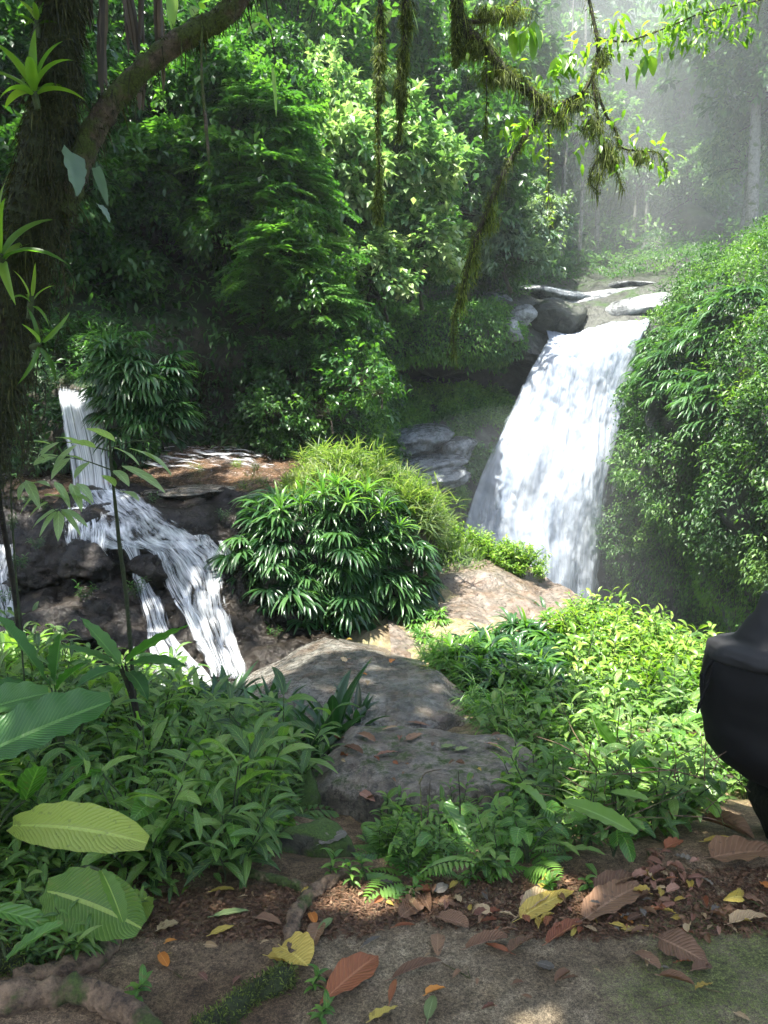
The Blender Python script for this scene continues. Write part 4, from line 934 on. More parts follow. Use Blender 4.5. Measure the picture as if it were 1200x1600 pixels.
for k, (px, py, Y) in enumerate([(505, 775, 7.5), (540, 790, 7.4), (570, 770, 7.5), (470, 790, 7.4), (600, 800, 7.6), (530, 760, 7.6), (440, 800, 7.5), (620, 830, 7.8)]):
    plR.put(k, P(px, py, Y), (.45, 0, k), 1.0, 'bright-tipped strap-leaved plant ' + near(px, py), 'strap-leaved plants on the fern mound')
# mound foot
plF = Placer([fan_plant(130 + i, nf=7, L=.20, nl=12, side=False, wd=.026, mat=['fan', 'strap', 'fan'][i]) for i in range(3)])
# --- clump beside the chute
for k in range(34):
    px = R1.uniform(172, 250); py = 535 + (px - 165) * .6 + R1.uniform(0, 110); Y = 9.35 - R1.uniform(0, .2)
    plS.put(k, P(px, py, Y), (0, 0, R1.uniform(-.1, .9)), R1.uniform(.8, 1.25), 'glossy hanging fan-leaved plant ' + near(px, py), 'fan-leaved plants beside the chute')
plSw = Placer([rosette(140 + i, n=15, L=.42, W=.038, mat='fan', grav=.8, kind='lance') for i in range(2)])
for k, (px, py) in enumerate([(190, 575), (215, 600), (235, 630), (215, 645), (185, 555), (228, 590), (245, 660)]):
    plSw.put(k, P(px, py, 9.15), (.7, .35, k), 1.1, 'long-leaved drooping plant ' + near(px, py) + ', right of the water', 'long-leaved plants beside the chute')
plL = Placer([lance_plant(150 + i, h=.3, ns=7, leafL=.11, leafW=.022, mat='dark', name='leafy_plant') for i in range(3)])
for k in range(46):
    px = R1.uniform(-20, 180); py = R1.uniform(505, 560 if 70 < px < 165 else 600) ; Y = 9.6 + (600 - py) * .012
    plL.put(k, P(px, py + 15, Y), (R1.normal(0, .2), R1.normal(0, .2), R1.uniform(0, 6)), R1.uniform(.7, 1.2), 'narrow-leaved plant ' + near(px, py), 'narrow-leaved plants above the chute')
for k, (px, py, Y) in enumerate([(405, 845, 7.75), (418, 880, 7.6), (405, 905, 7.5), (425, 950, 7.4), (412, 930, 7.45), (398, 870, 7.6), (60, 860, 7.9), (30, 890, 7.7), (20, 830, 8.2), (130, 940, 7.2), (215, 935, 7.3), (70, 800, 8.5), (45, 790, 8.6), (350, 815, 8.1), (240, 800, 8.3), (425, 1000, 7.1), (10, 945, 7.1), (80, 1000, 6.8)]):
    plL.put(k, P(px, py, Y), (.3, 0, k), R1.uniform(.35, .6), 'small green plant rooted in the cascade rock', 'small plants in the cascade rocks')
for k in range(9):
    plL.put(k, P(84 + k * 9, 603 + R1.uniform(-6, 4), 9.5), (.5, 0, k), R1.uniform(.4, .6), 'narrow-leaved plant over the lip of the chute', 'narrow-leaved plants above the chute')
for k in range(26):
    px = R1.uniform(10, 95); py = R1.uniform(600, 740)
    plL.put(k, P(px, py, 9.5), (.8, R1.normal(0, .2), R1.uniform(-.5, .5)), R1.uniform(.6, 1.0), 'shaded narrow-leaved plant left of the chute', 'narrow-leaved plants left of the chute')
for k, (px, py, Y) in enumerate([(390, 745, 8.9), (380, 760, 8.8), (400, 730, 9.0), (412, 752, 8.8), (310, 732, 10.2), (370, 725, 9.6)]):
    plG.put(k, P(px, py + 8, Y), (0, 0, k), .55, 'small grass tuft ' + near(px, py), 'grassy tufts on the ridge')
# shelf of small-leaved creeper where the left bank meets the mound
# --- right bank
RP = {'fan': [(705, 1030), (780, 1005), (850, 985), (930, 1000), (950, 1060), (880, 1110), (800, 1120), (740, 1110), (690, 1040)],
      'bright': [(880, 1000), (960, 985), (1050, 990), (1110, 1030), (1115, 1110), (1010, 1120), (900, 1080)],
      'crest': [(855, 905), (900, 905), (1000, 955), (1010, 1000), (930, 985), (870, 945)],
      'low': [(790, 1090), (900, 1100), (1130, 1120), (1180, 1230), (1100, 1290), (1020, 1335), (900, 1365), (830, 1360), (800, 1290), (790, 1180)],
      'mid': [(605, 1300), (650, 1292), (760, 1300), (830, 1320), (830, 1370), (700, 1390), (620, 1372), (592, 1335)],
      'edge': [(670, 1020), (705, 1020), (725, 1060), (760, 1130), (800, 1160), (720, 1120), (660, 1030)]}
for q in onground(RP['fan'], 55, .19, R1): 
    px, py = proj(np.array(q)); plF.put(int(R1.integers(0, 9)), q, (R1.normal(0, .15), R1.normal(0, .15), R1.uniform(0, 6)), R1.uniform(.9, 1.4), 'fan-leaved plant ' + near(float(px), float(py)), 'fan-leaved plants of the right bank')
pl = Placer([rosette(160 + i, n=18, L=.34, W=.036, mat='strap', grav=.65) for i in range(3)])
plantout(pl, onground(RP['fan'], 26, .28, R1), 'arching strap-leaved plant', 'strap-leaved plants of the right bank', R1, (.7, 1.1)); pl.finish()
pl = Placer([grass_tuft(170 + i, n=80, L=.34, W=.012, mat='strap') for i in range(2)])
plantout(pl, onground(RP['edge'], 24, .16, R1), 'spiky green grass tuft', 'grass tufts along the wet rocks', R1, (.6, 1.0))
plantout(pl, onground(RP['crest'], 18, .2, R1), 'bright bamboo-like tuft', 'bamboo-like tufts on the crest', R1, (1.0, 1.4)); pl.finish()
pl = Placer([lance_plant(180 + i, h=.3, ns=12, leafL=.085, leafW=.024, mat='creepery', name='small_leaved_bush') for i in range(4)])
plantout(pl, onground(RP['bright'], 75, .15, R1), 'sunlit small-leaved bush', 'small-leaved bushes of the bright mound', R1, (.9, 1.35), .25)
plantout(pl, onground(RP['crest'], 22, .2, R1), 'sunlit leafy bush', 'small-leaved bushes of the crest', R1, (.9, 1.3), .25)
for k in range(30):
    t = R1.random(); plG.put(k, P(590 + t * 105 + R1.normal(0, 10), 745 + t * 95 + R1.normal(0, 8), 8.7 + t * 1.2), (.3, .2, k), R1.uniform(.8, 1.5), 'pale grassy tuft running down the ridge', 'grassy tufts on the ridge')
for k in range(36):
    t = R1.random(); px = 690 + t * 150 + R1.normal(0, 10); py = 842 + t * 65 + R1.normal(0, 8); Y = 10.6 - t * 1.4
    pl.put(k, P(px, py, Y), (.2, 0, k), R1.uniform(.6, .95), 'leafy green plant ' + near(px, py), 'leafy plants along the ridge')
pl.finish()
pl = Placer([lance_plant(190 + i, h=.33, ns=6, leafL=.11, leafW=.034, mat=['lance', 'broad', 'lance'][i], name='leafy_plant') for i in range(3)])
plantout(pl, onground(RP['low'], 75, .15, R1), 'leafy green plant', 'leafy plants of the right thicket', R1, (.6, 1.1))
plantout(pl, onground([(1130, 1040), (1350, 1080), (1700, 1200), (1700, 1300), (1190, 1235)], 30, .2, R1, (2.6, 7), (1, 4.5)), 'leafy green plant beyond the black bag', 'leafy plants of the right thicket', R1, (.7, 1.2))
plantout(pl, onground(RP['mid'], 16, .14, R1), 'low leafy plant', 'low leafy plants before the path', R1, (.35, .65)); pl.finish()
pl = Placer([broad_plant(200 + i, n=8, h=.30, L=.14, W=.075, kind=['heart', 'ovate', 'oblong'][i]) for i in range(3)])
plantout(pl, onground(RP['low'], 34, .2, R1), 'broad-leaved plant', 'broad-leaved plants of the right thicket', R1, (.6, 1.1))
plantout(pl, onground(RP['mid'], 12, .16, R1), 'shiny broad-leaved plant', 'broad-leaved plants before the path', R1, (.4, .85)); pl.finish()
pl = Placer([fern_plant(210 + i, nf=7, L=.34, mat='strap', pw=.022, pin=13, plen=.3) for i in range(2)])
plantout(pl, onground(RP['mid'], 20, .13, R1), 'light green fern', 'light green ferns before the path', R1, (.5, .85))
plantout(pl, onground(RP['low'], 14, .3, R1), 'light green fern', 'ferns of the right thicket', R1, (.7, 1.1)); pl.finish()
for q in onground([(640, 960), (690, 970), (670, 1010), (640, 1010)], 4, .1, R1): plF.put(1, q, (0, 0, 1), .7, 'small fan-leaved plant at the mound foot', 'fan-leaved plants of the right bank')
plF.finish(); plR.finish(); plSw.finish(); plL.finish(); plG.finish()
# hanging fans high on the right cliff
k = 0
RPX, RPY = proj(RV)
for (cx, cy_, n_) in [(1060, 545, 12), (1100, 520, 10), (1140, 480, 7), (1050, 580, 5), (1130, 640, 6), (1080, 600, 5)]:
    for _ in range(n_):
        a, b_ = cx + R1.normal(0, 22), cy_ + R1.normal(0, 18); i = np.argmin((RPX - a) ** 2 + (RPY - b_) ** 2); p = RV.reshape(-1, 3)[i]; q = RN.reshape(-1, 3)[i]
        plS.put(k, p + q * .15, (0, 0, math.atan2(q[0], -q[1])), R1.uniform(1.4, 2.0), 'fan-leaved plant hanging ' + near(a, b_), 'fan-leaved plants on the right cliff'); k += 1
plS.finish()

# --- single large-leaved plants of the foreground
def bigleaf_plant(name, base, leaves_, mat, label, stemr=.008, sm='stem', cat='plant', kind='oblong', group=None):
    """leaves_: list of (base px,py,Y, tip px,py,Y, width m, droop, roll)"""
    base = np.asarray(base, float); o = empty(name, base, label, cat, group)
    for l in leaves_:
        a, b_ = P(*l[0:3]), P(*l[3:6]); L_ = np.linalg.norm(b_ - a)
        d = (b_ - a) / L_ + np.array([0, 0, l[7] * .5]); lb = Buf()
        leaves(lb, [a], [d], L_ * 1.04, l[6], l[7] * .5, 18, kind, .20, .5 if len(l) < 10 else l[9], l[8], 8, .06, r=R1)
        lb.build('leaf', M[mat], o, origin=base)
        sb = Buf(); m_ = (base + a) / 2 + np.array([0, 0, .06]); tube(sb, [base, m_, a], [stemr, stemr * .8, stemr * .5], 5, sub=4); sb.build('stalk', M[sm], o, origin=base)
    return o
bigleaf_plant('large_leaved_plant', (-1.25, 2.7, 0.0), [(20, 1290, 2.55, 222, 1318, 2.35, .155, .25, -.75, .8)], 'bigyellow', 'single big ribbed yellow-green leaf over the left thicket')
bigleaf_plant('large_leaved_plant', (-1.1, 2.5, 0.0), [(72, 1392, 2.3, 215, 1450, 2.2, .19, .3, -.65, .25), (232, 1400, 2.45, 175, 1470, 2.3, .12, .5, .5, .55), (158, 1360, 2.25, 190, 1440, 2.15, .06, .5, .3, .4)], 'bigyellow', 'low big-leaved plant with three overlapping spotted leaves at the bottom left')
bigleaf_plant('large_leaved_plant', (-1.5, 2.9, .05), [(-60, 1195, 2.7, 165, 1100, 2.9, .22, .15, -.55, .45), (-90, 1130, 2.9, 70, 1085, 3.0, .16, .15, -.5, .6)], 'big', 'largest dark green ribbed leaves at the left edge')
bigleaf_plant('large_leaved_plant', (-1.25, 3.9, -.1), [(190, 1040, 3.9, 128, 968, 3.9, .10, .1, .3, .7), (195, 1035, 3.9, 290, 980, 3.7, .085, .15, .4, .6), (195, 1040, 3.9, 288, 1042, 3.6, .09, .3, -.3, .55), (190, 1045, 3.9, 120, 1075, 3.6, .08, .5, .2, .5), (200, 1050, 3.9, 230, 1095, 3.6, .085, .5, 0, .4), (185, 1040, 3.9, 95, 1010, 3.8, .075, .2, .2, .6)],
              'big', 'whorled plant of long ribbed leaves standing before the small cascade', .010, 'darkstem', kind='lance')
bigleaf_plant('large_leaved_plant', (-1.5, 3.5, 0), [(80, 1075, 3.5, -10, 960, 3.4, .12, .2, .3), (85, 1070, 3.5, 95, 990, 3.5, .10, 0, .2), (85, 1080, 3.5, 140, 1035, 3.3, .10, .3, -.2), (70, 1080, 3.5, -20, 1080, 3.2, .11, .4, .3), (90, 1090, 3.5, 110, 1150, 3.2, .1, .6, .1)],
              'big', 'tall broad-leaved plant in the left thicket below the far left trickle', kind='obov')
bigleaf_plant('large_leaved_plant', (-1.45, 2.6, 0), [(30, 1240, 2.7, -60, 1190, 2.5, .10, .2, .3), (40, 1250, 2.7, 60, 1200, 2.6, .09, .1, .3), (10, 1500, 2.1, 95, 1445, 2.1, .05, .4, -.3), (-20, 1420, 2.2, 90, 1455, 2.2, .06, .3, -.4)], 'broad', 'shaded ribbed leaves at the bottom left corner', kind='oblong')
bigleaf_plant('glossy_leaf_plant', (.86, 2.95, 0), [(880, 1253, 2.85, 990, 1302, 2.6, .075, .25, -.35, .8)], 'strap', 'long pale green tongue-shaped leaf over the right thicket', .004, kind='oblong')
bigleaf_plant('glossy_leaf_plant', (.95, 3.0, 0), [(955, 1238, 2.9, 1010, 1250, 2.8, .05, .2, -.2, .7), (800, 1225, 3.0, 850, 1265, 2.8, .06, .7, .2, .7), (925, 1120, 3.3, 968, 1175, 3.3, .06, -.2, 1.0, .7)], 'strap', 'plant with short smooth oval leaves behind the long pale green leaf', .004, kind='oblong')
bigleaf_plant('glossy_leaf_plant', (.35, 3.1, -.2), [(690, 1255, 3.1, 732, 1340, 2.9, .10, .6, .3, .35), (745, 1262, 3.2, 715, 1278, 3.1, .09, .1, 0, .6)], 'broad', 'drooping glossy heart-shaped leaves before the flat brown rock', .004, 'darkstem', kind='heart')

# --- tall thin sapling before the chute, with pale pointed leaves
o = empty('sapling', (-1.42, 4.3, -.15), 'tall thin mossy sapling with pale pointed leaves before the water chute', 'sapling')
sb = Buf(); sp_ = [P(200, 1040, 4.3), P(200, 960, 4.3), P(188, 860, 4.3), P(178, 770, 4.3), P(172, 700, 4.3), P(172, 680, 4.3)]; sp_[0] = np.array([-1.42, 4.3, -.15])
tube(sb, sp_, [.013, .012, .011, .009, .006, .004], 7, sub=6, rough=.25); sb.build('stem', M['mossbark'], o, origin=o.location)
tw, lb = Buf(), Buf()
for a, b_, Ls in [((172, 705), (60, 690), [(95, 690, 60, 715), (80, 695, 40, 690), (120, 695, 85, 730), (130, 697, 90, 682), (150, 700, 110, 690)]),
                  ((176, 735), (75, 712), [(110, 715, 82, 745), (90, 712, 55, 725), (130, 720, 95, 712), (140, 722, 118, 745)]),
                  ((174, 700), (245, 690), [(180, 690, 138, 668), (178, 700, 215, 720), (200, 700, 265, 728), (225, 705, 265, 735), (190, 728, 255, 758), (178, 735, 200, 755), (188, 768, 215, 778), (180, 760, 160, 742)])]:
    A_, B_ = P(a[0], a[1], 4.3), P(b_[0], b_[1], 4.15); tube(tw, [A_, (A_ + B_) / 2 + [0, 0, .02], B_], [.004, .003, .0015], 4, sub=3)
    for l in Ls:
        q0, q1 = P(l[0], l[1], 4.2), P(l[2], l[3], 4.05); leaves(lb, [q0], [q1 - q0 + [0, 0, .03]], np.linalg.norm(q1 - q0) * 1.1, .058, .25, 7, 'lance', .12, .75, R1.normal(0, .3), 4, .02, r=R1)
tw.build('twigs', M['stem'], o, origin=o.location); lb.build('foliage', M['pale'], o, origin=o.location)
# second pale-leaved shoot lower left
o = empty('pale_leaved_shoot', (-2.0, 4.2, -.1), 'arching shoot with a cluster of pale oval leaves left of the chute', 'shoot')
tw, lb = Buf(), Buf(); pts = [np.array([-2.0, 4.2, -.1]), P(20, 830, 4.1), P(20, 745, 4.1), P(45, 765, 4.05), P(90, 800, 4.0)]; tube(tw, pts, [.006, .005, .004, .003, .002], 4, sub=5)
for l in [(40, 752, 28, 775), (40, 750, 62, 785), (50, 755, 75, 750), (60, 770, 30, 795), (75, 785, 45, 800), (90, 798, 60, 830), (92, 798, 90, 838), (95, 798, 125, 825), (95, 796, 135, 810), (92, 795, 50, 815), (70, 775, 100, 770), (105, 770, 140, 775), (85, 752, 110, 785), (110, 755, 128, 790), (120, 755, 145, 775)]:
    q0, q1 = P(l[0], l[1], 4.02), P(l[2], l[3], 3.95); leaves(lb, [q0], [q1 - q0], np.linalg.norm(q1 - q0) * 1.15, .055, .3, 6, 'ovate', .12, .7, R1.normal(0, .3), 4, .02, r=R1)
tw.build('stem', M['stem'], o, origin=o.location); lb.build('foliage', M['pale'], o, origin=o.location)
o = empty('dark_stem', P(28, 950, 4.4), 'bare dark leaning stem before the far left trickle', 'stem'); tw = Buf()
tube(tw, [P(34, 1010, 4.4), P(24, 930, 4.4), P(12, 860, 4.35), P(2, 800, 4.3), P(-8, 700, 4.25)], [.022, .019, .016, .014, .012], 7, sub=5, rough=.15); tw.build('bark', M['darkstem'], o, origin=o.location)

# ================================================================== BANK AND CLIFF COVER (nobody could count it)
def coat(name, V, Nn, n, L, W, mat, poly=None, notpoly=None, out=.15, droop=.5, seed=1, kind='ovate', k=2, thr=-1.0, clump=1.4, label=None, thin=None, hang=.6, jit=.8):
    r = np.random.default_rng(seed)
    def mk(p, coarse=False):
        px, py = proj(p); ok = np.ones(len(p), bool)
        if poly: ok &= inpoly(px, py, poly)
        if notpoly:
            for q in notpoly: ok &= ~inpoly(px, py, q)
        ok &= (px > -60) & (px < 1260) & (py > -60) & (py < 1300)
        if coarse: return ok
        if thr > -1: ok &= fbm(p, clump, 3, seed) > thr
        return ok
    pp_, qq_, tot = [], [], 0
    for _ in range(14):
        p, q = sample(V, Nn, n, mk, r, lambda p: mk(p, True)); pp_.append(p); qq_.append(q); tot += len(p)
        if tot >= n: break
    p = np.concatenate(pp_)[:n]; q = np.concatenate(qq_)[:n]; N = len(p)
    bump = np.clip(fbm(p, clump * 1.3, 3, seed + 3) + .2, 0, 1)
    p = p + q * (out * (bump * 1.4 + r.uniform(0, .6, N) ** 1.5))[:, None] + r.normal(0, L * .4, (N, 3))
    d = nrm(q * .7 + np.array([0, 0, -hang]) + r.normal(0, jit, (N, 3)))
    t = np.clip(.35 + .35 * fbm(p, clump * .8, 3, seed + 7) + r.normal(0, .16, N) + bump * .1, 0, 1); s_ = r.uniform(.6, 1.3, N)
    lb = Buf(); leaves(lb, p, d, L * s_, W * s_, droop * r.uniform(.4, 1.3, N), k, kind, .15, t, r.normal(0, .5, N), r=r)
    if lb.n == 0: print('EMPTYCOAT', label, N, n); return
    o = lb.build(name, M[mat]); tag(o, label, 'vegetation', None, 'stuff'); return o
low_r = [(900, 870), (1000, 880), (1060, 850), (1130, 870), (1210, 900), (1210, 1200), (900, 1200)]
coat('cliff_foliage', RV, RN, 70000, .115, .045, 'creeper', notpoly=[low_r], out=.50, seed=2, k=2, thr=-.32, label='dense creeping leaves covering the right cliff')
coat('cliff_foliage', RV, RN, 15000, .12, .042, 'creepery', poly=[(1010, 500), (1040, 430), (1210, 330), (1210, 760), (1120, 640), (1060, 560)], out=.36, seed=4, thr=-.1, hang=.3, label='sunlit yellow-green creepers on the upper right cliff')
coat('cliff_moss', RV, RN, 24000, .09, .026, 'mossleaf', poly=low_r, out=.06, droop=.8, seed=6, kind='strap', thr=-.35, hang=1.0, jit=.5, label='short hanging moss on the lower right cliff')
coat('cliff_foliage', RV, RN, 2600, .11, .05, 'creeper', poly=low_r, out=.14, seed=8, thr=.18, label='scattered creeper leaves on the lower right cliff')
coat('wall_moss', WV, WN, 24000, .15, .055, 'mossleaf', poly=[(430, 480), (800, 478), (815, 540), (790, 566), (700, 562), (560, 566), (430, 570)], out=.14, seed=10, label='band of ferns and moss along the overhanging ledge')
coat('wall_moss', WV, WN, 22000, .15, .055, 'mossleaf', poly=[(540, 600), (770, 600), (800, 640), (770, 760), (700, 740), (690, 690), (560, 678)], out=.12, seed=12, thr=-.35, label='mossy slope of small ferns beneath the overhang')
coat('wall_moss', WV, WN, 3500, .10, .03, 'mossleaf', poly=[(660, 740), (800, 740), (740, 830), (640, 800)], out=.12, seed=14, thr=-.1, label='moss on the rocks above the plunge pool')
coat('wall_moss', WV, WN, 14000, .13, .05, 'far', poly=[(560, 340), (1120, 340), (1120, 425), (900, 440), (800, 470), (560, 475)], out=.2, seed=15, label='low ferns on the upper stream banks')
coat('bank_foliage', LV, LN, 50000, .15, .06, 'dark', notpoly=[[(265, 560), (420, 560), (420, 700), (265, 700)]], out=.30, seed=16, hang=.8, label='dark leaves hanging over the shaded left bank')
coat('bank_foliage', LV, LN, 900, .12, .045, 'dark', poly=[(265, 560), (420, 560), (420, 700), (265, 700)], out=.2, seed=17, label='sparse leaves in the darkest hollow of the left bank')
coat('shelf_foliage', LV, LN, 9000, .09, .035, 'creeper', poly=[(420, 640), (600, 650), (640, 800), (420, 760)], out=.22, seed=18, label='fresh small leaves where the left bank meets the mound')
coat('hillside_foliage', FV, FN, 70000, .34, .15, 'far', out=.7, seed=20, clump=.4, label='distant leafy undergrowth on the misty hillside')
mgv, mgn = mv0[:60 * 120].reshape(60, 120, 3), mn0[:60 * 120].reshape(60, 120, 3)
coat('mound_foliage', mgv, mgn, 9000, .085, .014, 'grass', poly=[(380, 640), (640, 640), (700, 820), (600, 790), (500, 790), (360, 800)], out=.12, seed=22, kind='strap', hang=-.5, label='fine pale grass on top of the fern mound')
coat('mound_foliage', mgv, mgn, 16000, .11, .016, 'dark', poly=[(340, 780), (600, 770), (700, 830), (700, 1020), (340, 1020)], out=.10, seed=24, kind='strap', label='dark fine leaves under the fans of the mound')
sgv, sgn = sv[:40 * 80].reshape(40, 80, 3), sn[:40 * 80].reshape(40, 80, 3)
coat('ridge_foliage', sgv, sgn, 9000, .09, .02, 'grass', out=.12, seed=26, kind='strap', hang=-.5, label='fine grass on the ridge before the dark pool')
gsel = (yy > 2.6) & (yy < 11)
GN = np.zeros_like(GV); GN[..., 2] = 1
low_all = [left_poly, RP['low'], RP['fan'], RP['bright'], RP['crest']]
for i, (pp, n_, mt, lab) in enumerate([(left_poly, 8000, 'lance', 'low leaves filling the left thicket'), (RP['low'], 6000, 'lance', 'low leaves filling the right thicket'), (RP['fan'], 5000, 'fan', 'low leaves between the fan plants'), (RP['bright'], 7000, 'creepery', 'fine sunlit leaves of the bright mound'), (RP['crest'], 3500, 'creepery', 'fine leaves of the crest')]):
    r = np.random.default_rng(300 + i); x = r.uniform(-4, 4.5, n_ * 8); y = r.uniform(2.4, 10, n_ * 8); q = np.stack([x, y, H(x, y)], -1); px, py = proj(q); q = q[inpoly(px, py, pp)][:n_]; N = len(q)
    q[:, 2] += r.uniform(0, .10, N) + (.10 if i == 3 else 0) * r.random(N); d = sphdirs(N, r, .0, .9); lb = Buf()
    if not N: continue
    leaves(lb, q, d, .075 * r.uniform(.6, 1.4, N), .026 * r.uniform(.6, 1.3, N), .4, 3, 'ovate', .15, np.clip(r.normal(.45, .2, N), 0, 1), r.normal(0, .4, N), r=r)
    tag(lb.build('undergrowth', M[mt]), lab, 'undergrowth', None, 'stuff')

# ================================================================== TREES AND SHRUBS BEHIND
# feather-leaved trees hanging over the stream
pc = Placer([pinnate_crown(400 + i, (1.25, .9, 1.1), 38, L=.72, pin=6, pl=.24, pw=.10, mat='tree', name='feather_leaved_tree') for i in range(2)])
for k, (px, py, Y, s_, lab) in enumerate([(225, 180, 13.2, .62, 'feather-leaved crown right of the leaning limb'), (335, 130, 13.4, .65, 'topmost feather-leaved crown beneath the leaning limb'), (300, 255, 12.6, .6, 'feather-leaved crown left of the middle of the tree'),
        (405, 205, 12.6, .62, 'bright feather-leaved crown under the yellow-green tree'), (450, 300, 12.0, .5, 'feather-leaved crown left of the sunlit bushes'), (375, 345, 12.2, .55, 'feather-leaved crown over the dark hollow'),
        (455, 405, 11.6, .5, 'feather-leaved crown drooping toward the fern mound'), (500, 480, 11.6, .38, 'lowest feather-leaved spray over the gorge edge'), (420, 480, 11.8, .36, 'feather-leaved spray over the shaded shrub')]):
    pc.put(k, P(px, py, Y), (.12, .1, k * 1.7), (s_ * 1.25, s_, s_ * .8), lab, 'feather-leaved trees over the stream')
pc.finish()
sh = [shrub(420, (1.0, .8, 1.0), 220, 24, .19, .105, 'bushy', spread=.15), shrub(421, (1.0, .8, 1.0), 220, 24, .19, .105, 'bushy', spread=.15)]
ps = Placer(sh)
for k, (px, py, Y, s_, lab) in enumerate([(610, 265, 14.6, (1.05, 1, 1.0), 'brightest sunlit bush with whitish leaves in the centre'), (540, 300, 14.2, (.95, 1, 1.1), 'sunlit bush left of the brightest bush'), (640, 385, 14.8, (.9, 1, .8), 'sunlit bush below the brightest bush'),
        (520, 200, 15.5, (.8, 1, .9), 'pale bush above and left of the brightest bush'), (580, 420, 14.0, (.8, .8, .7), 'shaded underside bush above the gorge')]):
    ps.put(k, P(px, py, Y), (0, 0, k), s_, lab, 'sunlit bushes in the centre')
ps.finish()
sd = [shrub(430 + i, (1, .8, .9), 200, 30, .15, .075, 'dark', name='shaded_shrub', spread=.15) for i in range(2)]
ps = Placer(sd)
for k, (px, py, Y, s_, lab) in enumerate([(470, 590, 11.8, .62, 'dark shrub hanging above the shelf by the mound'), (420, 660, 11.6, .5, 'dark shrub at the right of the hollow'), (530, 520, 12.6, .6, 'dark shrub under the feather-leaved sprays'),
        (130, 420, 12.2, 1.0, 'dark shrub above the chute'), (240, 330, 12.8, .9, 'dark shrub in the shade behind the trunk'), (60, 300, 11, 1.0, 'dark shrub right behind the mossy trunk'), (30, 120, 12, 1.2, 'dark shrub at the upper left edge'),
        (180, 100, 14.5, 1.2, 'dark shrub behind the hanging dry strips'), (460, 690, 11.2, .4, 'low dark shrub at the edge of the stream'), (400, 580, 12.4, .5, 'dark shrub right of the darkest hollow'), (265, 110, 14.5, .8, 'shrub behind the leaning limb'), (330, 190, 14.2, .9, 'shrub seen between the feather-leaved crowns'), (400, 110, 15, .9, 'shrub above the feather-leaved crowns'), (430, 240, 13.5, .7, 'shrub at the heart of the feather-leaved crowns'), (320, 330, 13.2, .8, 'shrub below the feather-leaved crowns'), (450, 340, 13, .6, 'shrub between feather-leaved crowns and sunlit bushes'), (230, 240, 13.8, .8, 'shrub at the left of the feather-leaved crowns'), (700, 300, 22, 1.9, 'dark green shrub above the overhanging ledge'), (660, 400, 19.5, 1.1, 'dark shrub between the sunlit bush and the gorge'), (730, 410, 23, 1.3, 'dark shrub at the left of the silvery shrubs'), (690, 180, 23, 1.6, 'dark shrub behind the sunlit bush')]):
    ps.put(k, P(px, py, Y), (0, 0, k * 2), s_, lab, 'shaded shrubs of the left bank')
ps.finish()
pm = Placer([shrub(435 + i, (1, .8, .9), 150, 20, .21, .10, 'tree', name='leafy_shrub', spread=.2, droop=.8) for i in range(2)])
for k, (px, py, Y, s_, lab) in enumerate([(250, 165, 13.0, .75, 'mid-green shrub under the leaning limb'), (345, 145, 13.0, .8, 'mid-green shrub beneath the thin bare vine'), (420, 190, 12.8, .75, 'bright mid-green shrub left of the sunlit bushes'), (300, 250, 12.6, .7, 'mid-green shrub in the middle of the left slope'),
        (385, 290, 12.3, .75, 'bright shrub over the centre of the left slope'), (460, 270, 12.6, .55, 'mid-green shrub against the sunlit bushes'), (350, 370, 12.2, .6, 'shrub fringing the top of the dark hollow'), (440, 380, 11.9, .6, 'bright shrub above the fern mound'), (490, 450, 11.7, .5, 'hanging shrub at the right corner of the left bank'), (410, 450, 11.9, .45, 'shrub hanging into the dark hollow')]):
    pm.put(k, P(px, py, Y), (0, 0, k * 2.1), s_, lab, 'leafy shrubs of the left slope')
pm.finish()
br = Placer([shrub(440, (.55, .5, .5), 34, 14, .13, .072, 'tree', name='broad_leaved_spray', droop=.7, spread=.3)])
for k, (px, py, Y, s_, lab) in enumerate([(560, 590, 11.2, .9, 'broad-leaved spray reaching right over the gorge'), (540, 560, 11.6, .8, 'broad-leaved spray behind the reaching one'), (590, 610, 11.0, .45, 'tip of the broad-leaved spray over the gorge'), (500, 640, 11.0, .6, 'broad-leaved spray over the shelf'), (590, 455, 14, .9, 'broad-leaved spray under the sunlit bush'), (430, 640, 11.0, .55, 'broad leaves low over the stream')]):
    br.put(k, P(px, py, Y), (0, .5, k), s_, lab, 'broad-leaved sprays')
br.finish()
sil = Placer([shrub(450, (1.1, .9, 1.0), 150, 26, .22, .09, 'silver', name='silvery_shrub', droop=.8, spread=.16)])
for k, (px, py, Y, s_, lab) in enumerate([(800, 385, 22.5, 1.0, 'silvery drooping shrub at the head of the gorge'), (745, 340, 23, 1.0, 'silvery shrub left of the drooping one'), (835, 340, 25, .9, 'silvery shrub behind, in the mist')]):
    sil.put(k, P(px, py, Y), (0, 0, k), s_, lab, 'silvery shrubs above the gorge')
sil.finish()
